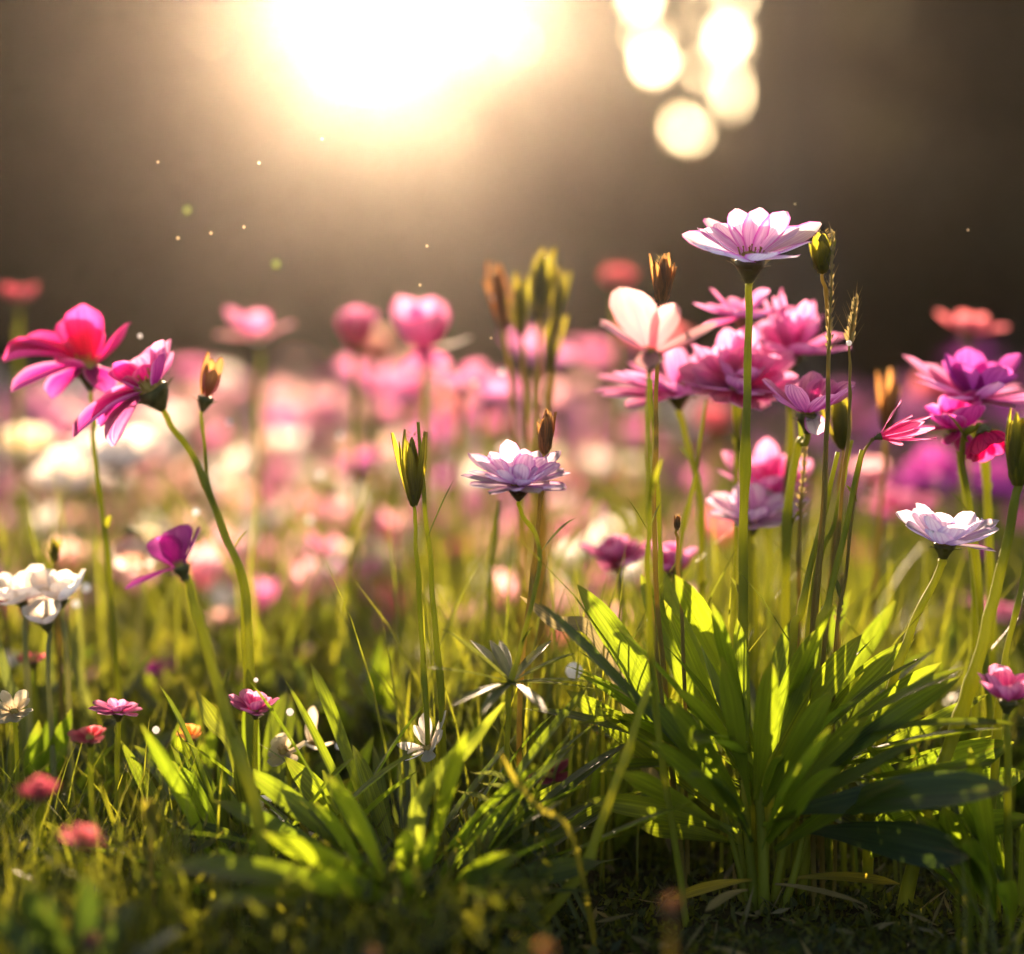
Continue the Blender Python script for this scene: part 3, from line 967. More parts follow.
# --- blurred pink ones above the drift, left of the middle
BP = 'blurred pink flowers rising above the drift'
for i, (lab, hd, d, ax, ly, b, mt) in enumerate([
    ('blurred pink flower with one pale petal, leftmost of those rising above the flower drift', (258, 338), 1.5, (-.1, -.2, .97), [lay(1, 40, 30, 30, 60, 4, phis=[95, 160]), lay(1, 44, 24, 10, 20, 4, phis=[0, 200], mat='pale_pink'), lay(1, 28, 24, 10, -10, 4, phis=[280], mat='white')], (262, 1.52), 'pink'),
    ('blurred closed pink flower like a small tulip, rising above the flower drift', (355, 346), 1.45, (.05, -.25, .96), [lay(7, 40, 34, 40, 96, 5, cup=0.5, jit=0.12)], (350, 1.47), 'pink'),
    ('blurred pink flower with curled petals, rightmost of those rising above the flower drift', (424, 348), 1.35, (-.1, -.3, .95), [lay(5, 58, 38, 30, 84, 5, cup=0.5, jit=0.2), lay(2, 52, 18, -10, 24, 5, phis=[350], mat='white'), lay(1, 42, 26, -30, -10, 5, phis=[300, 250])], (425, 1.37), 'pink'),
    ('blurred small pink flower with one oval petal up, left of the tall seed heads', (458, 388), 1.55, (-.1, -.2, .97), [lay(1, 38, 26, 20, 40, 3, phis=[40, 150, 270])], (455, 1.57), 'pink'),
    ('blurred small magenta flower left of the tall seed heads, lower one', (488, 402), 1.5, (.3, -.2, .9), [lay(5, 30, 22, 20, 50, 3, jit=.25)], (486, 1.52), 'magenta_pink'),
    ('round coral flower head blurred behind the pale pink flower', (617, 286), 1.7, (0, -.4, .9), [lay(9, 22, 20, 10, 70, 3, cup=.5), lay(6, 18, 18, 50, 100, 3, phi=20)], (622, 1.72), 'coral'),
    ('blurred pink flower in the middle of the drift, under the tulip shaped one', (402, 398), 1.75, (0, -.3, .95), [lay(8, 42, 28, 10, 50, 4, jit=.2)], (402, 1.77), 'pink'),
    ('blurred dusky pink flower low under the tulip shaped one', (372, 388), 1.85, (0, -.3, .95), [lay(8, 40, 26, 10, 50, 4, jit=.2)], (372, 1.87), 'pink'),
    ('blurred dusky flower at the left edge above the hot pink petals', (18, 300), 1.5, (0, -.3, .95), [lay(7, 22, 18, 20, 60, 3, jit=.25)], (26, 1.52), 'dusky'),
    ('blurred purple flower right of the bush stems, left of the two big dark ones', (935, 492), 1.6, (-.1, -.3, .95), [lay(8, 52, 34, 14, 46, 4, jit=.2)], (935, 1.62), 'purple'),
    ('blurred dark purple flower close to the right edge, right of the two big dark ones', (985, 496), 1.65, (.1, -.3, .95), [lay(8, 50, 36, 14, 46, 4, jit=.2)], (985, 1.67), 'purple'),
    ('blurred bright pink flower under the dark purple flowers', (898, 512), 1.5, (-.1, -.3, .95), [lay(6, 40, 30, 8, 30, 4, jit=.2)], (898, 1.52), 'pink'),
    ('blurred salmon pink flower between the seed stalks on the right', (872, 482), 1.45, (0, -.3, .95), [lay(7, 34, 26, 30, 70, 4, jit=.2)], (872, 1.47), 'pale_pink'),
]):
    flower(lab, hd, d, ax, ly, b, [(hd[0], hd[1] + 80, d)], mt, 7, 14, 5, group=BP if i < 5 else None, sepals=4)
# --- white blurred flowers on the left
WG = 'white blurred flowers at the left'
for lab, hd, d, ax, ly, b, mt in [
    ('large white blurred flower below the magenta flower, rightmost of the white drift', (118, 470), 1.5, (0, -.35, .93), [lay(6, 50, 44, 24, 60, 5, cup=.4), lay(4, 42, 38, 55, 85, 4)], (130, 1.52), 'white'),
    ('large white blurred flower at left, its petals hanging towards the thin stems', (78, 488), 1.55, (-.2, -.4, .9), [lay(6, 48, 40, 20, 56, 5, cup=.4), lay(3, 38, 34, 50, 80, 4)], (92, 1.57), 'white'),
    ('cream blurred flower at the left edge beside the white ones', (28, 462), 1.6, (0, -.35, .93), [lay(6, 42, 36, 24, 64, 5, cup=.4)], (38, 1.62), 'cream'),
    ('white and peach cup shaped flower above the small purple flower', (130, 536), 1.25, (.1, -.3, -.9), [lay(6, 34, 32, 24, 80, 5, cup=.5), lay(3, 30, 20, 40, 80, 6, mat='peach')], (120, 1.28), 'white'),
    ('white flower with pink centre at the left edge, lower left of the white group', (22, 600), 1.08, (-.1, -.3, .95), [lay(8, 36, 28, 20, 56, 4, jit=.4), lay(2, 20, 18, 20, 40, 4, mat='pink')], (30, 1.10), 'white'),
    ('white flower with folded petals on pale stems, right of the left edge one', (62, 598), 1.07, (.1, -.3, .95), [lay(7, 40, 28, 24, 64, 4, cup=.4, jit=.4), lay(4, 30, 24, 50, 86, 4)], (70, 1.09), 'white'),
    ('small white flower hanging low below the folded white one', (46, 622), 1.06, (-.1, -.4, .9), [lay(6, 24, 20, 24, 60, 4)], (58, 1.08), 'white'),
]:
    nod = ax[2] < 0
    flower(lab, hd, d, ax, ly, b, [(hd[0] + 6, hd[1] - 16, d), (hd[0] + 14, hd[1] + 30, d)] if nod else [(hd[0] + 4, hd[1] + 70, d)], mt, 7, 10, 5, 'stem_pale', group=WG, sepals=4)
# --- small low ones in the lower left and the middle
for lab, hd, d, ax, ly, b, mt in [
    ('small flat bright pink flower low in the left grass, on a yellow green stalk', (118, 712), 1.02, (0, -.2, .97), [lay(9, 27, 14, 2, 14, 3, jit=.2), lay(5, 16, 12, 40, 60, 2)], (112, 1.02), 'pink'),
    ('small light pink flower right beside the thick green stem', (255, 710), 0.98, (0, -.3, .95), [lay(9, 26, 17, 8, 44, 3, jit=.2), lay(5, 20, 14, 40, 70, 2)], (250, .98), 'pink'),
    ('small dull pink flower left below the flat bright pink one', (90, 738), 0.95, (0, -.3, .95), [lay(8, 20, 14, 8, 40, 3, jit=.2)], (92, .95), 'coral'),
    ('blurred dark red flower head low at the left', (40, 795), 0.82, (0, -.3, .95), [lay(9, 22, 14, 14, 60, 3, jit=.25), lay(6, 18, 12, 50, 90, 2)], (42, .82), 'dusky'),
    ('blurred reddish pink flower in the lower left grass, below the dark red head', (82, 840), 0.8, (.2, -.2, .95), [lay(9, 26, 15, 0, 30, 3, jit=.25)], (80, .8), 'coral'),
    ('tiny coral red flower at the left beside pale stems', (33, 660), 1.12, (0, -.2, .97), [lay(8, 16, 9, 6, 20, 2)], (36, 1.12), 'coral'),
    ('ragged white flower low in the middle left of the bent green stalk', (428, 748), 1.0, (-.5, -.4, .7), [lay(9, 34, 11, 10, 40, 3, jit=.3)], (440, 1.0), 'white'),
    ('creamy white flower between the leaves below the light pink one, left one of two', (284, 752), 1.03, (-.3, -.5, .8), [lay(6, 24, 16, 0, 30, 3, jit=.3)], (290, 1.03), 'cream'),
    ('creamy curled flower between the leaves, right one of two', (312, 744), 1.06, (.5, -.3, .8), [lay(4, 34, 13, 20, 60, 3, jit=.3)], (306, 1.06), 'cream'),
    ('fallen looking white flower pointing down beside the thick green stem', (268, 804), 1.0, (-.3, -.7, -.3), [lay(5, 24, 13, 10, 30, 3, jit=.3)], (266, 1.02), 'white'),
    ('small orange flower in the shade left of the leafy bush', (606, 730), 1.08, (0, -.3, .95), [lay(8, 18, 12, 4, 30, 3, jit=.2)], (610, 1.08), 'orange'),
    ('pink flower half hidden under the narrow leaves left of the bush', (550, 776), 1.06, (-.3, -.3, .9), [lay(7, 24, 13, 4, 20, 3, jit=.25)], (556, 1.06), 'dusky'),
    ('cream blurred flower head low at the left edge', (14, 712), 1.0, (0, -.4, .9), [lay(9, 26, 14, 2, 30, 3, jit=.25)], (14, 1.0), 'cream'),
    ('small orange brown flower head low between grass and leaf clump', (190, 738), 1.05, (0, -.3, .95), [lay(8, 16, 12, 10, 60, 3, jit=.2)], (190, 1.05), 'orange'),
]:
    flower(lab, hd, d, ax, ly, b, [(hd[0] * 0.5 + b[0] * 0.5, hd[1] + 24, d)] if hd[1] < 800 else [], mt, 6, 10, 4.5, sepals=4)


# ------------------------------------------------------------------ buds and seed heads
def bud(label, head, d, axis, base, stem=(), mat='bud_brown', Lb=44, Wb=12, n=13, stem_w=4, stem_mat='stem_brown', spread=(78, 96), group=None, name='flower_bud', cat='bud', core='calyx'):
    """a closed bud: overlapping narrow bracts round a core"""
    r = random.Random(int(head[0] * 13 + head[1]))
    k = PX(d)
    g = gp(*base)
    root = empty(name, g, label, cat, group)
    hp = P(head[0], head[1], d)
    ax = Vector(axis).normalized()
    fr = frame_of(ax, hp)
    pts = [g - Vector((0, 0, 0.006))] + [P(*s) for s in reversed(stem)] + [hp - ax * 6 * k, hp + ax * 2 * k]
    stem_part(root, pts, stem_w * k * 0.6, stem_w * k * 0.45, stem_mat)
    mb = MB()
    mb.lathe([(stem_w * k * 0.5, -2 * k), (Wb * k * 0.4, Lb * k * 0.1), (Wb * k * 0.46, Lb * k * 0.34), (Wb * k * 0.32, Lb * k * 0.66), (Wb * k * 0.12, Lb * k * 0.86), (0.0001, Lb * k * 0.9)], fr, 12, 0.08, 6)
    mb.build('bud_core', M[core if core != 'calyx' else mat], root)
    n += 4
    hn_ = [(fr.to_3x3() @ Vector((math.cos(a), math.sin(a), .5))).normalized() for a in [r.uniform(0, 6.28) for _ in range(150)]]
    mb = MB()
    hs_ = []
    for q_ in hn_:
        t_ = r.uniform(.05, .95)
        hs_.append(hp + ax * Lb * k * t_ + q_ * Wb * k * .55 * math.sin(PI * (.15 + .8 * t_)))
    mb.hairs(hs_, hn_, .0026 * Lb / 45, .00012, r)
    mb.build('hairs', M['straw'], root)
    for i in range(n):
        mb = MB()
        ring = i % 2
        petal(mb, fr, 2 * PI * i / n + r.uniform(-.2, .2), Lb * k * r.uniform(0.75, 1.08), Wb * k * r.uniform(0.45, 0.75), R(spread[0] - 10 + r.uniform(-6, 6)), R(spread[1] + 12 + r.uniform(-26, 14) - ring * 8),
              Wb * 0.22 * k, -1 * k, 0.55, 0, 0.38, 0.08, seed=i * 1.7, nu=4, nv=7, base_w=0.5)
        mb.build('bract', M[mat], root)
    return root


bud('pinkish brown closed bud standing beside the pale pink flower', (662, 303), 1.0, (.03, -.05, 1), (684, 1.02), [(659, 340, 1.0), (655, 440, 1.0), (655, 560, 1.0), (668, 720, 1.01)], 'bud_brown', 50, 17)
bud('brown closed bud right behind the pale lilac flower', (545, 452), 1.0, (.03, 0, 1), (520, 1.02), [(541, 500, 1.0), (532, 580, 1.0), (520, 700, 1.0)], 'bud_brown', 42, 15)
bud('green cup shaped bud under the right petal tip of the tall flower', (822, 272), 1.0, (0, -.05, 1), (800, 1.02), [(827, 300, 1.0), (828, 380, 1.0), (824, 500, 1.0), (812, 640, 1.0)], 'bud_green', 42, 20, 7, spread=(70, 96))
bud('pale green pointed seed pod left of the middle flower, on a thin forked stem', (414, 505), 1.0, (-.03, 0, 1), (432, 1.02), [(416, 540, 1.0), (420, 620, 1.0), (428, 740, 1.0)], 'bud_green', 76, 16, 6, spread=(80, 94), stem_mat='stem')
bud('yellow green plump bud behind the seed stalks on the right, left one of two', (842, 448), 1.08, (-.1, 0, 1), (822, 1.1), [(838, 500, 1.08), (828, 620, 1.08)], 'bud_green', 58, 17, 7, spread=(74, 98))
bud('yellow green plump bud behind the seed stalks on the right, right one of two', (886, 430), 1.2, (.1, 0, 1), (868, 1.22), [(882, 500, 1.2), (872, 620, 1.2)], 'bud_brown', 62, 17, 7, spread=(74, 98))
bud('green bud with two leaves at the left of the white flowers', (55, 560), 1.1, (0, 0, 1), (64, 1.12), [(56, 600, 1.1)], 'bud_green', 22, 9, 5)
bud('big green bud cut by the right edge above a thick stem', (1018, 484), 0.97, (.05, 0, 1), (905, 0.99), [(1012, 520, .97), (998, 585, .97), (982, 645, .97), (962, 715, .975), (930, 800, .98)], 'bud_green', 74, 24, 8, stem_w=10, stem_mat='stem', spread=(74, 98))
bud('white tipped closed bud in the lower left grass', (151, 836), 0.9, (0, 0, 1), (150, .9), [], 'bud_green', 40, 13, 6, core='disc')
bud('reddish round bud blurred in front of the dark soil', (671, 916), 0.72, (0, -.1, 1), (672, .74), [], 'orange', 22, 22, 7, spread=(74, 104), core='calyx_purple', stem_w=6)
bud('blurred orange bud just peeping in at the lower edge', (545, 962), 0.7, (0, 0, 1), (545, .72), [], 'orange', 20, 18, 7, spread=(74, 104), core='calyx_purple', stem_w=6)
bud('dark red round bud at the lower edge on the left', (90, 954), 0.78, (0, 0, 1), (90, .8), [], 'dusky', 24, 18, 7, spread=(74, 104), core='calyx_purple', stem_w=6)
bud('blurred pale orange bud at the lower edge under the big left leaf', (372, 966), 0.75, (0, 0, 1), (372, .77), [], 'orange', 20, 18, 7, spread=(74, 104), core='calyx_purple', stem_w=6)
bud('tiny brown bud on a thin stem in front of the curly pink flowers', (677, 528), 1.0, (.05, 0, 1), (690, 1.02), [(678, 560, 1.0), (684, 680, 1.0)], 'bud_brown', 14, 7, 6, stem_w=3)
SH = 'tall blurred seed heads left of the pale pink flower'
for x, y, L, lab in [(540, 318, 56, 'tallest green seed head of the blurred bundle left of the pale pink flower'), (522, 336, 50, 'second seed head of the blurred bundle, just left of its tallest'),
                     (504, 330, 54, 'thin brown seed head, outermost left of the blurred bundle'), (556, 322, 44, 'short brown seed head, outermost right of the blurred bundle'),
                     (549, 372, 48, 'lowest drooping green seed head of the blurred bundle')]:
    bud(lab, (x, y), 1.22, ((x - 534) * .004, 0, 1), (534 + (x - 534) * .3, 1.24), [(534 + (x - 534) * .8, y + 50, 1.22), (534 + (x - 534) * .5, 520, 1.22)], 'bud_brown' if x in (504,) else 'bud_green',
        L * 1.25, 18 if x == 540 else 11, 7, group=SH, name='seed_head', cat='seed head')


def spike(label, top, low, d, base, stem=(), w=9, n=26, mat='straw', stem_w=3.5, wk=.62):
    """a grass spike: overlapping pointed spikelets up a thin axis"""
    k = PX(d)
    w *= wk
    n = int(n * 1.7)
    g = gp(*base)
    root = empty('grass_spike', g, label, 'grass spike')
    a, b = P(low[0], low[1], d), P(top[0], top[1], d)
    stem_part(root, [g - Vector((0, 0, .006))] + [P(*s) for s in reversed(stem)] + [a, b], stem_w * k * .6, stem_w * k * .3, 'stem_brown')
    mb = MB()
    r = random.Random(int(top[0]))
    for i in range(n):
        t = i / n
        c = a.lerp(b, t)
        ph = i * 2.4
        o = Vector((math.cos(ph), math.sin(ph), 1.6 + t)).normalized()
        L = w * k * (1.9 - t * 0.8) * r.uniform(.8, 1.2)
        leaf_sheet(mb, c, c + o * L, w * k * 0.55, sag=0.05, fold=0.6, wpos=0.4, base_w=0.3, nv=4, nu=2, face=(math.cos(ph + 2), math.sin(ph + 2), .2))
        if i % 2 == 0:
            mb.tube([c + o * L * 0.9, c + o * L * 1.6, c + o * L * 2.3], [0.3 * k, 0.2 * k, 0.08 * k], 4)
    mb.build('spikelets', M[mat], root)
    return root


spike('straw coloured grass spike climbing beside the green cup bud', (833, 232), (829, 352), 0.99, (818, 1.0), [(827, 420, .99), (822, 540, .99), (812, 680, 1.0)], 8, 34)
spike('short upright grass spike with spread bristles right of the tall flower', (856, 300), (850, 346), 1.0, (826, 1.02), [(850, 400, 1.0), (846, 460, 1.0), (832, 580, 1.0), (822, 680, 1.0)], 11, 22)
flower('thin withered pink flower leaning right on a fine bent stem above the white violet flower', (882, 436), 1.0, (.93, -.2, .32),
       [lay(8, 48, 9, 70, 86, 3, jit=.2, wav=.2), lay(4, 34, 7, 50, 70, 3, jit=.3, wav=.2)], (838, 1.02), [(866, 444, 1.0), (860, 470, 1.0), (846, 570, 1.0), (834, 680, 1.0)], 'pink', 4, 8, 3.5, 'stem_brown', disc=0, sepals=3)
spike('brown grass spike among the fanned stalks above the bush', (806, 440), (800, 520), 1.06, (800, 1.07), [(799, 600, 1.06)], 9, 24, 'straw')
spike('short brown grass spike low above the right bush leaves', (842, 575), (838, 625), 1.05, (836, 1.06), [(838, 660, 1.05)], 9, 16, 'straw')


# ------------------------------------------------------------------ leafy plants
def leafy_plant(name, label, cat, base, leaves, extra, stalk=None, d=1.0, seed=1, mat='leaf', group=None, lo=(25, 72), Lr=(0.10, 0.17), Wr=(0.011, 0.018), hb=(0.01, 0.05), spread=0.02, azi=(0, 360), wk=.72):
    """leaves: (x0, y0, dd0, x1, y1, dd1, width px, sag, material or None); extra: how many more grow round the clump"""
    r = random.Random(seed)
    g = gp(*base)
    root = empty(name, g, label, cat, group)
    if stalk:
        mb = MB()
        for (x0, y0, x1, y1, w, dd) in stalk:
            a = P(x0, y0, d + dd)
            a.z = min(a.z, ground_z(a.x, a.y) + 0.002) - 0.008
            b = P(x1, y1, d + dd)
            m_ = a.lerp(b, .5) + Vector((r.uniform(-.003, .003), r.uniform(-.004, .004), 0))
            mb.tube(spline([a, m_, b], 6), [w * PX(d) * .68 * (0.62 - 0.25 * i / 12) for i in range(13)], 8)
        mb.build('stalk', M['stem'], root)
    for i, (x0, y0, e0, x1, y1, e1, w, sag, mt) in enumerate(leaves):
        mb = MB()
        leaf_sheet(mb, P(x0, y0, d + e0), P(x1, y1, d + e1), w * PX(d) * wk, sag=sag, fold=r.uniform(.12, .35), wpos=r.uniform(.6, .72), base_w=.24, seed=seed * 3 + i * 1.9,
                   tip=r.uniform(.6, 1.6), twist=r.uniform(-.8, .8), nu=6, nv=14, wav=.06, face=(r.uniform(-.3, .3), r.uniform(-1.0, -.35), r.uniform(.25, .8)))
        mb.build('leaf', M[mt or mat], root)
    for i in range(extra):
        a = R(r.uniform(*azi))
        el = R(r.uniform(*lo))
        L = r.uniform(*Lr)
        p0 = g + Vector((math.cos(a) * spread * r.random(), math.sin(a) * spread * r.random(), r.uniform(*hb)))
        dv = Vector((math.cos(a) * math.cos(el), math.sin(a) * math.cos(el), math.sin(el)))
        p1 = p0 + dv * L
        p1.z = max(p1.z, ground_z(p1.x, p1.y) + .004)
        mb = MB()
        leaf_sheet(mb, p0, p1, r.uniform(*Wr), sag=r.uniform(.03, .16), fold=r.uniform(.12, .4), wpos=r.uniform(.55, .72), base_w=.2, seed=seed * 5 + i * 2.3,
                   tip=r.uniform(.6, 1.6), twist=r.uniform(-.8, .8), nu=4, nv=10, wav=.06)
        mb.build('leaf', M[mat], root)
    return root


B = 'leaf_dark'
leafy_plant('leafy_plant', 'big bush of long broad backlit leaves on a thick stalk, largest green plant, at right', 'plant', (762, 1.0), [
    (700, 775, 0, 577, 584, -.01, 42, .04, None), (712, 782, -.02, 538, 602, -.05, 24, .03, B), (722, 770, .02, 641, 574, .05, 32, .02, None), (735, 770, .03, 656, 560, .07, 30, .02, None),
    (742, 770, .0, 692, 618, .03, 26, .02, None), (746, 770, -.02, 737, 618, -.02, 27, .02, None), (738, 770, .03, 664, 600, .0, 24, .02, None), (755, 765, .02, 792, 618, .05, 28, .02, None),
    (760, 770, -.02, 818, 628, -.03, 36, .02, None), (768, 772, 0, 862, 634, -.02, 38, .02, None), (776, 775, .02, 908, 640, .0, 40, .03, None), (782, 778, .04, 896, 600, .08, 28, .02, None),
    (790, 785, 0, 942, 662, -.02, 30, .03, None), (796, 790, -.02, 962, 676, -.04, 28, .03, None), (806, 800, 0, 988, 694, 0, 24, .03, None), (850, 812, .0, 1014, 742, -.02, 52, .05, None),
    (792, 812, -.04, 1012, 790, -.10, 58, .04, B), (850, 835, .02, 1030, 772, .0, 44, .05, None), (870, 855, .0, 1034, 818, -.04, 42, .05, None), (810, 830, -.02, 970, 858, -.08, 54, .05, B),
    (778, 835, 0, 884, 716, -.03, 30, .03, None), (742, 812, 0, 602, 716, -.02, 34, .05, None), (736, 826, 0, 566, 690, .03, 34, .05, None), (735, 838, -.02, 618, 772, -.06, 30, .05, None),
    (742, 845, .0, 640, 828, -.03, 28, .06, None), (740, 832, -.02, 586, 800, -.03, 30, .06, None), (756, 850, -.03, 700, 772, -.10, 30, .05, None), (762, 850, -.03, 800, 764, -.10, 34, .05, None),
    (752, 842, -.04, 690, 776, -.13, 24, .18, B), (768, 842, -.04, 842, 770, -.10, 36, .1, None), (775, 850, -.02, 905, 782, -.08, 36, .06, None), (756, 800, -.03, 772, 660, -.06, 30, .02, None),
    (750, 806, -.03, 722, 656, -.06, 30, .02, None), (764, 806, -.03, 832, 690, -.07, 32, .03, None), (744, 810, -.03, 668, 700, -.07, 30, .03, None), (772, 812, -.03, 868, 716, -.06, 30, .03, None),
    (738, 815, -.03, 640, 690, -.05, 28, .03, None), (780, 818, -.03, 922, 742, -.06, 30, .04, None), (740, 822, -.03, 650, 742, -.08, 28, .04, None), (760, 780, .04, 850, 590, .1, 26, .02, None),
    (752, 880, -.01, 668, 900, -.03, 16, .08, 'leaf_yellow'), (775, 884, -.01, 868, 906, -.04, 15, .07, 'straw'), (748, 890, -.02, 705, 912, -.06, 12, .1, 'straw'), (782, 880, .0, 900, 884, .02, 14, .09, 'leaf_yellow')],
    54, [(756, 925, 734, 800, 15, 0), (760, 925, 744, 780, 14, -.008), (764, 925, 757, 770, 15, -.012), (768, 922, 772, 790, 15, 0), (770, 926, 790, 815, 13, .006), (758, 926, 728, 825, 12, .008), (772, 920, 806, 820, 11, -.004),
         (762, 924, 764, 800, 13, .012), (757, 925, 720, 800, 9, -.006), (775, 924, 820, 800, 9, .0)],
    1.0, 3, lo=(8, 62), Lr=(.07, .14), Wr=(.006, .014), hb=(.035, .085), spread=.012)

leafy_plant('leaf_clump', 'clump of broad leaves at the lower middle, fanning out to both sides', 'plant', (405, .95), [
    (400, 905, -.05, 168, 868, -.13, 50, .05, None), (395, 900, 0, 213, 800, -.03, 32, .05, None), (392, 890, 0, 240, 765, 0, 32, .05, None), (396, 890, .02, 284, 756, .04, 34, .04, None),
    (398, 890, 0, 322, 770, .02, 36, .03, None), (402, 890, .02, 352, 744, .05, 32, .03, None), (396, 900, -.04, 262, 832, -.10, 30, .05, None),
    (392, 905, -.04, 206, 905, -.14, 36, .06, None), (398, 910, -.05, 300, 880, -.14, 30, .08, None), (420, 905, 0, 582, 826, 0, 34, .05, None), (418, 900, 0, 522, 798, .02, 32, .04, None),
    (420, 905, .02, 566, 780, .05, 28, .04, None), (424, 912, -.02, 602, 862, -.02, 34, .06, None),
    (428, 915, -.04, 560, 890, -.06, 30, .06, None), (424, 914, -.04, 520, 856, -.08, 34, .06, None), (430, 920, -.03, 500, 926, -.08, 24, .1, None)],
    80, None, .95, 5, lo=(10, 62), Lr=(.06, .13), Wr=(.004, .011), hb=(.004, .03), spread=.03)

leafy_plant('leaf_clump', 'dark blurred leaf clump close to the lens in the lower left corner', 'plant', (70, .8), [
    (70, 990, 0, 22, 880, -.02, 34, .03, B), (80, 990, 0, 92, 872, -.02, 36, .03, B), (70, 990, 0, 44, 900, -.03, 36, .03, B), (90, 990, 0, 132, 900, 0, 32, .03, B), (60, 990, 0, -16, 900, 0, 36, .04, B),
    (100, 990, 0, 182, 930, -.03, 34, .06, B)], 20, None, .8, 8, lo=(25, 80), Lr=(.03, .06), Wr=(.008, .013), hb=(0, .006), spread=.04, mat=B)
leafy_plant('leaf_clump', 'leaf clump at lower left, half hidden by the thick green stem', 'plant', (250, .99), [
    (262, 930, 0, 196, 806, .02, 30, .05, None), (258, 930, 0, 178, 850, 0, 30, .05, None), (268, 930, 0, 240, 770, .03, 30, .03, None)], 34, None, 1.0, 12, lo=(18, 75), Lr=(.06, .12), Wr=(.008, .015), hb=(0, .02), spread=.03)
leafy_plant('leaf_clump', 'bright leaf clump cut by the lower right edge, below the broad blue green leaf', 'plant', (1015, .97), [
    (1010, 905, 0, 915, 815, -.02, 30, .05, None), (1015, 905, 0, 965, 790, 0, 32, .04, None), (1020, 905, 0, 1035, 780, 0, 32, .03, None)], 34, None, .97, 15, lo=(18, 75), Lr=(.06, .11), Wr=(.008, .015), hb=(0, .02), spread=.03)


# single stalks and blades
def stalk(name, label, cat, pts, base, w, mat='stem', taper=.5, leaf=None, group=None):
    k = PX(1.0)
    g = gp(*base)
    root = empty(name, g, label, cat, group)
    stem_part(root, [g - Vector((0, 0, .006))] + [P(*p) for p in reversed(pts)], w * k * .48, w * k * .48 * taper, mat)
    if leaf:
        for i, (a, b, lw) in enumerate(leaf):
            mb = MB()
            leaf_sheet(mb, P(*a), P(*b), lw * k, sag=.06, fold=.4, wpos=.45, base_w=.6, seed=i + w)
            mb.build('leaf', M['grass'], root)
    return root


def blade(label, pts, base, w, mat='grass', name='blade_of_grass', group=None):
    """a flat grass blade with a keel, bent along its points from tip to ground"""
    g = gp(*base)
    root = empty(name, g, label, 'grass blade', group)
    sp = spline([g - Vector((0, 0, .006))] + [P(*p) for p in reversed(pts)], 7)
    k = PX(1.0)
    rows, uvs = [], []
    n = len(sp)
    for i, p in enumerate(sp):
        t = (sp[min(i + 1, n - 1)] - sp[max(i - 1, 0)]).normalized()
        s = t.cross(Vector((0, -1, 0.15)))
        s = s.normalized() if s.length > .01 else Vector((1, 0, 0))
        nn = s.cross(t)
        v = i / (n - 1)
        ww = w * k * .5 * (min(1, 1.0 - max(0, v - .72) / .3) if v > .72 else 1)
        rows.append([p + s * ww * u + nn * ww * .45 * abs(u) for u in (-1, -.5, 0, .5, 1)])
        uvs.append([(j / 4, v) for j in range(5)])
    mb = MB()
    mb.grid(rows, uvs)
    mb.build('blade', M[mat], root)
    return root


blade('thick bright green blade bent sharply to the right, in front of the lower middle', [(506, 700, .94), (476, 736, .935), (440, 774, .93), (419, 806, .92), (414, 880, .91)], (408, .91), 16, 'leaf_bright')
stalk('bent_stalk', 'long yellow green stalk bowed outward at the left of the bush', 'stalk', [(650, 682, .93), (632, 740, .93), (606, 812, .93), (584, 868, .935), (552, 908, .94)], (505, .95), 10, 'stem_bright', .8)
blade('yellowing narrow leaf lying across the leaves below the whorl', [(501, 753, .90), (516, 780, .90), (540, 808, .905), (572, 836, .91)], (600, .93), 6, 'leaf_yellow')
for i, (pts, base, w, lab) in enumerate([
    ([(418, 422, 1.0), (424, 500, 1.0), (432, 590, 1.0), (441, 690, 1.0)], (448, 1.02), 6, 'slender bare stem right of the green seed pod, with one thin side twig'),
    ([(650, 380, 1.05), (658, 520, 1.05), (664, 640, 1.05)], (676, 1.07), 6, 'thin stem standing behind the stem of the pale pink flower'),
    ([(706, 400, 1.1), (694, 480, 1.1), (676, 580, 1.1)], (668, 1.12), 6, 'thin leaning stem left of the tall flower stem, under the wide pink flower'),
    ([(862, 450, .99), (846, 520, .99), (828, 600, .99), (816, 660, .99)], (804, 1.01), 8, 'thick pale stalk in the fan above the bush, third from its left'),
    ([(838, 452, 1.01), (820, 530, 1.01), (802, 610, 1.01), (792, 650, 1.01)], (782, 1.03), 8, 'thick pale stalk in the fan above the bush, leftmost'),
    ([(852, 440, 1.03), (834, 520, 1.03), (812, 600, 1.03)], (796, 1.04), 6, 'thin stalk in the fan above the bush, second from its left'),
    ([(1030, 540, .98), (1010, 640, .98), (1000, 700, .98)], (990, 1.0), 7, 'thin stem cut by the right edge beside the pink flower'),
    ([(500, 500, 1.15), (492, 560, 1.15), (488, 660, 1.15)], (486, 1.17), 8, 'blurred stem left of the lilac flower'),
]):
    stalk('bare_stem', lab, 'stem', pts, base, w, 'stem', .7, [((427, 540, 1.0), (455, 478, 1.0), 6)] if i == 0 else None)
stalk('forked_twig', 'thin forked twig with two pointed tips in front of the pale pink flower stem', 'twig', [(648, 530, .99), (650, 600, .99)], (690, 1.0), 4, 'stem_brown', .6,
      [((648, 532, .99), (626, 496, .99), 6), ((648, 536, .99), (662, 500, .99), 6)])
for i, (x0, y0, x1, d, lab) in enumerate([(80, 590, 84, 1.18, 'straight one farthest right'), (68, 610, 92, 1.16, 'one leaning right'), (50, 620, 54, 1.2, 'upright middle one'), (-6, 618, 28, 1.1, 'curved one at the very edge')]):
    blade('pale grey green narrow leaf under the left white flowers, ' + lab, [(x0, y0, d), ((x0 + x1) / 2 - 3, y0 + 60, d), (x1 - 2, y0 + 110, d)], (x1, d + .01), 12, 'leaf_silver', 'narrow_leaf', 'pale narrow leaves under the white flowers')
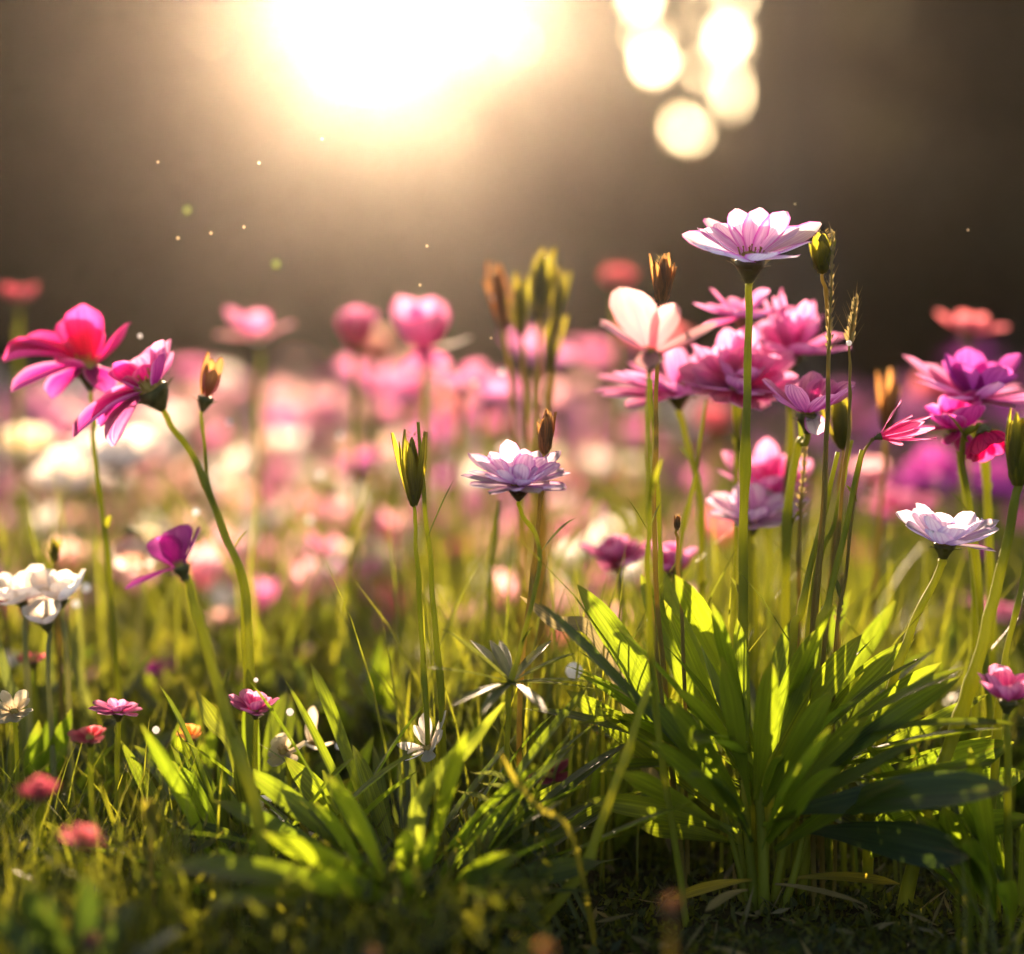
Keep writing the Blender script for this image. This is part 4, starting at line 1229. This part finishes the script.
blade('bright green blade leaning over left of the thick stem at lower left', [(196, 690, .98), (214, 720, .98), (240, 760, .98)], (262, 1.0), 18)
blade('pale rose tipped dry blade reaching up left towards the bush', [(520, 596, 1.02), (556, 622, 1.02), (606, 652, 1.02)], (690, 1.05), 15, 'straw', 'dry_blade')
for i, (x0, y0, x1, y1, lab) in enumerate([(470, 772, 560, 824, 'upper'), (478, 782, 572, 840, 'middle'), (456, 790, 540, 850, 'lower')]):
    blade('thin silvery dry blade lying under the yellowing leaf, %s one of three' % lab, [(x0, y0, .97), ((x0 + x1) / 2, (y0 + y1) / 2 - 8, .97)], (x1 + 30, .96), 5, 'leaf_silver', 'dry_blade', 'silvery dry blades')


# ------------------------------------------------------------------ the drift of blurred flowers behind
def field_proto(mat, kind, seed):
    r = random.Random(seed)
    root = empty('meadow_flower', (0, 0, 0), 'x', 'flower')
    h = 1.0                                              # built one metre tall units, scaled per copy: 0.2 m
    hp = Vector((r.uniform(-.012, .012), r.uniform(-.012, .012), .2))
    stem_part(root, [Vector((0, 0, -.01)), Vector((hp.x * .3 + .004, hp.y * .4, .1)), hp - Vector((0, 0, .004))], .0022, .0016, 'stem')
    fr = frame_of((r.uniform(-.25, .25), r.uniform(-.45, -.1), 1), hp)
    mb = MB()
    if kind == 0:
        layers = [(8, .022, .014, 5, 30), (5, .017, .012, 40, 60)]
    elif kind == 1:
        layers = [(5, .024, .022, 15, 45)]
    else:
        layers = [(6, .022, .019, 40, 95)]
    for n, L, Wd, a0, a1 in layers:
        for i in range(n):
            petal(mb, fr, 2 * PI * i / n + r.uniform(-.2, .2), L * r.uniform(.85, 1.1), Wd, R(a0 + r.uniform(-10, 10)), R(a1 + r.uniform(-14, 14)), .002, 0, .35, .04, seed=r.uniform(0, 30), nu=4, nv=5)
    mb.build('petals', M[mat], root)
    c = MB()
    c.lathe([(.0018, -.012), (.005, -.006), (.006, 0), (.004, .003), (.0001, .004)], fr, 8)
    c.build('calyx', M['calyx'], root)
    lf = MB()
    for i in range(5):
        a = r.uniform(0, 2 * PI)
        z = r.uniform(.01, .11)
        p0 = Vector((.003 * math.cos(a), .003 * math.sin(a), z))
        leaf_sheet(lf, p0, p0 + Vector((math.cos(a) * .035, math.sin(a) * .035, r.uniform(.01, .04))), .009, sag=.12, seed=i, nv=6, nu=2)
    lf.build('leaves', M['leaf_under'], root)
    return root


PROTO = {}
for i, c in enumerate(['white', 'cream', 'peach', 'pale_pink', 'pink', 'coral', 'magenta_pink', 'magenta', 'purple']):
    PROTO[c] = [field_proto(c, k, 100 + i * 3 + k) for k in (0, 1, 2)]
WORD = dict(white='white', cream='cream', peach='peach coloured', pale_pink='pale pink', pink='pink', coral='coral pink', magenta_pink='magenta pink', magenta='deep magenta', purple='purple')
fr_ = random.Random(77)
used = set()
n_field = 0
spots = []
tries = 0
while len(spots) < 290 and tries < 20000:
    tries += 1
    d = 1.3 + 3.4 * fr_.random() ** 1.5
    px = fr_.uniform(-90, 1110)
    if px > 620 and px < 930 and d < 1.6:
        continue
    if 330 < px < 620 and d < 1.45:
        continue
    # fewer on the right
    if px > 640 and fr_.random() < .35:
        continue
    x, y = px_x(px, d), d
    if any((x - q[0]) ** 2 + (y - q[1]) ** 2 < .0016 for q in spots):
        continue
    spots.append((x, y, px, d))
for x, y, px, d in spots:
    u = px / 1024
    if u < .2:
        c = fr_.choices(['white', 'cream', 'peach', 'pale_pink', 'pink', 'magenta'], [3, 3, 4, 4, 4, 1])[0]
        zone = 'at the left'
    elif u < .42:
        c = fr_.choices(['white', 'cream', 'peach', 'pale_pink', 'pink', 'magenta_pink'], [2, 4, 5, 4, 6, 3])[0]
        zone = 'left of the middle'
    elif u < .62:
        c = fr_.choices(['peach', 'pale_pink', 'pink', 'coral', 'magenta_pink', 'cream'], [3, 3, 6, 3, 3, 1])[0]
        zone = 'in the middle behind the lilac flower'
    elif u < .82:
        c = fr_.choices(['peach', 'pink', 'coral', 'magenta_pink', 'pale_pink', 'white'], [3, 4, 4, 5, 2, 1])[0]
        zone = 'behind the bush and its tall stems'
    else:
        c = fr_.choices(['pink', 'magenta_pink', 'magenta', 'purple', 'coral'], [3, 4, 3, 4, 2])[0]
        zone = 'at the right edge'
    kind = fr_.choice((0, 0, 1, 2))
    tall = fr_.uniform(.5, 1.0) if fr_.random() < .7 else fr_.uniform(1.0, 1.55)
    if d < 1.7:
        tall = fr_.uniform(.28, .72)
    if px < 240 and d < 2.3:
        tall = min(tall, .85)
    dist = 'nearer' if d < 2 else 'more distant' if d < 3 else 'far'
    form = ('open', 'five petalled', 'cup shaped')[kind]
    lab = '%s %s blurred %s flower %s' % (dist, WORD[c], form, zone)
    grp = 'drift: %s %s %s flowers %s' % (dist, WORD[c], form, zone)
    s = tall
    pr = PROTO[c][kind]
    loc = Vector((x, y, ground_z(x, y)))
    if (c, kind) in used:
        o = copy_thing(pr, loc, fr_.uniform(-.6, .6), s, lab, grp)
    else:
        used.add((c, kind))
        o = pr
        o.location = loc
        o.rotation_euler = (0, 0, fr_.uniform(-.6, .6))
        o.scale = (s, s, s)
        o['label'] = lab
        o['group'] = grp
    w_ = fr_.uniform(.95, 1.25)
    o.scale = (s * w_ if s > .7 else .8 * w_, s * w_ if s > .7 else .8 * w_, s)
for c in PROTO:
    for k in (0, 1, 2):
        if (c, k) not in used:
            for ch in list(PROTO[c][k].children):
                bpy.data.objects.remove(ch)
            bpy.data.objects.remove(PROTO[c][k])


def gz_arr(x, y):
    return np.array([ground_z(a, b) for a, b in zip(x, y)])


def petal_mass(name, label, n, ya, yb, pw, za, zb, seed, xr, low):
    """far off the flowers run together"""
    g = np.random.default_rng(seed)
    mats = ['white', 'peach', 'pale_pink', 'pink', 'coral', 'magenta_pink', 'purple']
    y = ya + (yb - ya) * g.random(n) ** pw
    x = g.uniform(*xr, n) * y
    z = gz_arr(x, y) + g.uniform(za, zb, n)
    C0 = np.stack([x, y, z], 1)
    keep = g.random(n) < np.where(x / y > .06, .35, np.where(x / y > -.05, .7, 1.0))
    C0 = C0[keep]
    x, y = x[keep], y[keep]
    n = len(x)
    sel = (g.random(n) * len(mats)).astype(int)
    side = (x / y + .3) / .6
    sel = np.where((side > .75) & (g.random(n) < .7), g.integers(5, 7, n), np.where(side < .4, np.array([0, 1, 1, 2, 2, 3, 3])[sel], sel))
    if low:
        sel = sel % 5
    vs_, fs_, mi_, uv_ = [], [], [], []
    b = 0
    for p, mi in zip(C0, sel):
        a0 = g.uniform(0, 6.28)
        for i in range(5):
            a = a0 + i * 1.2566
            ca, sa = math.cos(a), math.sin(a)
            L = g.uniform(.014, .028)
            q = lambda r_, s_, h_: (p[0] + ca * r_ - sa * s_, p[1] + sa * r_ + ca * s_, p[2] + h_)
            vs_ += [q(0, 0, 0), q(L * .6, -.011, L * .8), q(L * .9, 0, L * 1.3), q(L * .6, .009, L * .8)]
            uv_ += [(.5, 0), (0, .6), (.5, 1), (1, .6)]
            fs_.append((b, b + 1, b + 2, b + 3))
            mi_.append(int(mi))
            b += 4
    mb = MB()
    mb.v, mb.f, mb.uv, mb.mi = vs_, fs_, uv_, mi_
    o = mb.build(name, [M[m_] for m_ in mats], None, (0, 0, 0))
    tag(o, label, 'flower drift', kind='stuff')


petal_mass('flower_drift', 'far blurred mass of pink, white and purple flowers in front of the dark wood', 2000, 2.1, 9.0, 1.3, .07, .245, 3, (-.42, .42), 0)
petal_mass('low_flowers', 'small low peach and cream blossoms scattered blurred through the undergrowth', 420, 1.45, 3.6, 1.2, .03, .14, 4, (-.34, .2), 1)


def leaf_mass(name, label, cat, n, xr, yr, zr, leaf, aspect, mat, seed, upright=.5, pw=1.0, fan=True):
    g = np.random.default_rng(seed)
    y = yr[0] + (yr[1] - yr[0]) * g.random(n) ** pw
    x = g.uniform(xr[0], xr[1], n) * (y if fan else 1)
    # clumps
    z = gz_arr(x, y) + zr[0] + (zr[1] - zr[0]) * g.random(n) ** 1.4
    d = rand_dirs(g, n)
    d[:, 2] = np.abs(d[:, 2]) + upright
    d /= np.linalg.norm(d, axis=1, keepdims=True)
    A = d * (leaf * g.uniform(.5, 1.3, n))[:, None]
    B_ = np.cross(d, rand_dirs(g, n))
    B_ /= np.maximum(np.linalg.norm(B_, axis=1, keepdims=True), 1e-6)
    B_ *= (leaf * aspect * g.uniform(.6, 1.2, n))[:, None]
    me = quads_mesh(name, np.stack([x, y, z], 1) + A * .5, A, B_, M[mat])
    o = bpy.data.objects.new(name, me)
    COL.objects.link(o)
    return tag(o, label, cat, kind='stuff')


leaf_mass('undergrowth', 'blurred green leafy undergrowth between the flowers of the drift', 'undergrowth', 13000, (-.36, .36), (1.16, 5.0), (0, .085), .018, .34, 'leaf_under', 21, .4, 1.6)
leaf_mass('far_undergrowth', 'dark green growth under the far flowers, before the wood', 'undergrowth', 9000, (-.45, .45), (5.0, 12.5), (0, .15), .04, .3, 'leaf_under', 22, .5)
leaf_mass('low_leaves', 'low small leaves covering the ground at the lower left', 'ground cover', 8500, (-.36, .02), (.78, 1.35), (0, .055), .008, .24, 'leaf_under', 23, .5)
leaf_mass('moss', 'dark crumbly moss on the soil in front of the bush', 'moss', 20000, (-.32, .36), (.80, 1.3), (-.002, .006), .0038, .45, 'leaf_under', 24, .3)


def grass_mass(name, label, n, xr, yr, hr, w, mat, seed, cond=None):
    g = np.random.default_rng(seed)
    y = g.uniform(*yr, n)
    x = g.uniform(*xr, n) * y
    if cond is not None:
        k = cond(x, y)
        x, y = x[k], y[k]
        n = len(x)
    z = gz_arr(x, y) - .003
    h = g.uniform(*hr, n)
    a = g.uniform(0, 2 * PI, n)
    lean = g.uniform(.05, .55, n) * h
    base = np.stack([x, y, z], 1)
    dirv = np.stack([np.cos(a), np.sin(a), np.zeros(n)], 1)
    fa = a + PI / 2 + g.uniform(-.7, .7, n)
    side = np.stack([np.cos(fa), np.sin(fa), np.zeros(n)], 1) * (w * g.uniform(.6, 1.4, n))[:, None]
    V, Uv = [], []
    segs = 5
    for i in range(segs + 1):
        t = i / segs
        c = base + dirv * (lean * t ** 2)[:, None] + np.array([0, 0, 1]) * (h * (t - .12 * t * t))[:, None]
        ww = (1 - t ** 2.2) * .96 + .04
        V += [c - side * ww, c + side * ww]
        Uv += [(0, t), (1, t)]
    V = np.stack(V, 1).reshape(-1, 3)
    m_ = 2 * (segs + 1)
    f0 = np.array([[2 * i, 2 * i + 1, 2 * i + 3, 2 * i + 2] for i in range(segs)])
    F = (np.arange(n)[:, None, None] * m_ + f0[None]).reshape(-1, 4)
    me = bpy.data.meshes.new(name)
    me.from_pydata(V.tolist(), [], F.tolist())
    uvl = me.uv_layers.new(name='UVMap')
    li = np.empty(len(me.loops), dtype=np.int32)
    me.loops.foreach_get('vertex_index', li)
    uvl.data.foreach_set('uv', np.array(Uv, dtype=np.float32)[li % m_].ravel())
    me.materials.append(M[mat])
    me.polygons.foreach_set('use_smooth', np.ones(len(me.polygons), dtype=bool))
    o = bpy.data.objects.new(name, me)
    COL.objects.link(o)
    return tag(o, label, 'grass', kind='stuff')


def not_soil(x, y):
    px = x / y * FPX + 512
    return ~((px > 540) & (px < 960) & (y < 1.06)) & ~((px > 430) & (px < 560) & (y < .96))


leaf_mass('leaf_litter', 'dry brown leaf litter and bits of dead grass on the soil', 'leaf litter', 900, (-.34, .36), (.80, 1.35), (0, .006), .010, .16, 'straw', 25, -.25)


grass_mass('grass', 'thin green grass between the foreground plants', 1500, (-.30, .30), (.86, 1.3), (.02, .075), .0011, 'grass', 31, not_soil)
grass_mass('fine_grass', 'fine wispy grass and thin stems at the lower left', 1100, (-.32, -.15), (.80, 1.25), (.03, .12), .0006, 'grass', 34)
grass_mass('meadow_grass', 'blurred upright grass stems among the drift flowers', 3600, (-.34, .34), (1.2, 3.6), (.08, .26), .0014, 'grass', 32)
grass_mass('tall_grass', 'fine grass stems rising behind the bush', 420, (-.06, .24), (1.02, 1.35), (.10, .225), .0010, 'grass', 33)


# leafy tufts: individual plants of the middle distance
def tuft_proto(seed):
    r = random.Random(seed)
    root = empty('leafy_tuft', (0, 0, 0), 'x', 'plant')
    mb = MB()
    for i in range(26):
        a = r.uniform(0, 2 * PI)
        el = R(r.uniform(25, 80))
        L = r.uniform(.05, .10)
        p0 = Vector((math.cos(a) * .008, math.sin(a) * .008, 0))
        leaf_sheet(mb, p0, p0 + Vector((math.cos(a) * math.cos(el), math.sin(a) * math.cos(el), math.sin(el))) * L, r.uniform(.009, .016), sag=r.uniform(.04, .15), seed=i * 1.3 + seed, nu=2, nv=7, twist=r.uniform(-.6, .6))
    mb.build('foliage', M['leaf'], root)
    return root


tufts = [tuft_proto(s) for s in (1, 2, 3)]
tr_ = random.Random(9)
TS = [(60, 1.25), (150, 1.3), (215, 1.22), (300, 1.28), (350, 1.2), (400, 1.4), (500, 1.32), (330, 1.5), (240, 1.55), (120, 1.6), (420, 1.6), (520, 1.5), (600, 1.3), (570, 1.2), (20, 1.1), (180, 1.12), (330, 1.1),
      (600, 1.1), (900, 1.25), (960, 1.3), (1000, 1.2), (930, 1.12), (1040, 1.35)]
for i, (px, d) in enumerate(TS):
    g0 = gp(px, d)
    zone = 'at the left' if px < 200 else 'left of the middle' if px < 420 else 'in the middle' if px < 620 else 'behind the bush' if px < 850 else 'at the right'
    near = 'in the front grass' if d < 1.15 else 'close behind the front plants' if d < 1.4 else 'further back between the drift flowers'
    lab = 'green leafy tuft %s, %s' % (near, zone)
    if i < 3:
        o = tufts[i]
        o.location = g0
        o['label'] = lab
        o['group'] = lab.replace('tuft', 'tufts')
    else:
        o = copy_thing(tufts[i % 3], g0, tr_.uniform(0, 6.3), 1, lab, lab.replace('tuft', 'tufts'))
    s = tr_.uniform(.75, 1.3)
    o.scale = (s, s, s)


# ------------------------------------------------------------------ dew and drifting pollen
def drop_mesh(r, seed):
    mb = MB()
    mb.lathe([(0.0001, -r), (r * .6, -r * .8), (r, -r * .1), (r * .9, r * .4), (r * .5, r * .85), (0.0001, r)], Matrix.Identity(4), 10)
    return mb


def bead(name, label, cat, px, py, d, r_px, mat, group):
    o = drop_mesh(r_px * PX(d), px).build(name, M[mat], None, (0, 0, 0))
    o.location = P(px, py, d)
    tag(o, label, cat, group)


DEW = [(86, 588, 1.15, 5, 'on the pale leaves right of the folded white flower'), (76, 604, 1.15, 4, 'below the folded white flower'), (196, 512, 1.12, 4, 'beside the long arched stem'), (310, 520, 1.3, 4, 'blurred, in the drift left of the seed pod'),
       (256, 680, .98, 2.5, 'on the arched stem above the light pink flower'), (290, 712, 1.02, 4, 'in the grass right of the light pink flower'), (339, 746, 1.05, 4, 'in the leaves right of the cream flowers'), (156, 730, 1.02, 4, 'in the grass right of the flat pink flower'),
       (574, 671, 1.05, 9, 'large and bright, right of the whorl of narrow leaves'), (494, 298, 1.22, 3, 'on the outer brown seed head'), (502, 372, 1.22, 3, 'low on the blurred seed head bundle'), (560, 295, 1.22, 3, 'on the short right seed head'),
       (849, 343, .995, 3, 'pearl-like, at the foot of the bristly grass spike'), (475, 383, 1.3, 2.5, 'on the small pink flower left of the seed heads'), (229, 422, 1.2, 3, 'in the air beside the arched stem top'), (340, 436, 1.3, 3, 'in the drift under the tulip shaped flower'),
       (320, 475, 1.3, 4, 'in the drift, lower of two'), (140, 336, 1.1, 2.5, 'on the right petal tip of the hot pink flower'), (745, 742, .97, 2, 'on the dark leaves of the bush'), (648, 620, .99, 2, 'on a leaf tip of the bush under the forked twig')]
for px, py, d, r_, lab in DEW:
    bead('dew_drop', 'bright dew drop ' + lab, 'dew drop', px, py, d, r_, 'dew', 'dew drops')
POL = [(187, 210, 1.2, 3.2, 'pollen_green', 'green glowing speck high at left, upper of two'), (276, 264, 1.2, 3.4, 'pollen_green', 'green glowing speck left of the middle, lower of two'), (178, 238, 1.05, 2, 'pollen', 'small bright speck left in the dark, below the green one'),
       (211, 233, 1.05, 1.8, 'pollen', 'small bright speck right of the green one high at left'), (244, 227, 1.05, 1.5, 'pollen', 'faint speck between the two green specks'), (322, 139, 1.05, 1.2, 'pollen', 'tiny speck just below the sun glare'), (427, 246, 1.05, 1.3, 'pollen', 'tiny speck above the rightmost blurred pink flower'),
       (259, 163, 1.05, 1.3, 'pollen', 'tiny speck in the glow high left of the middle'), (968, 230, 1.05, 1.3, 'pollen', 'tiny speck alone in the dark at right'), (795, 204, 1.05, 1.0, 'pollen', 'tiny speck just above the tall flower'), (420, 285, 1.05, 1.4, 'pollen', 'tiny speck above the curled pink flower'),
       (158, 162, 1.05, 1.3, 'pollen', 'tiny speck in the dark at upper left'), (545, 258, 1.05, 1.0, 'pollen', 'tiny speck above the tall seed heads'), (491, 338, 1.05, 1.3, 'pollen', 'tiny speck left of the seed heads'), (655, 274, 1.02, 1.2, 'pollen', 'tiny speck left of the pinkish brown bud')]
for px, py, d, r_, mt, lab in POL:
    bead('pollen_speck', lab + ', drifting in the air', 'pollen', px, py, d, r_, mt, 'pollen specks drifting in the air')
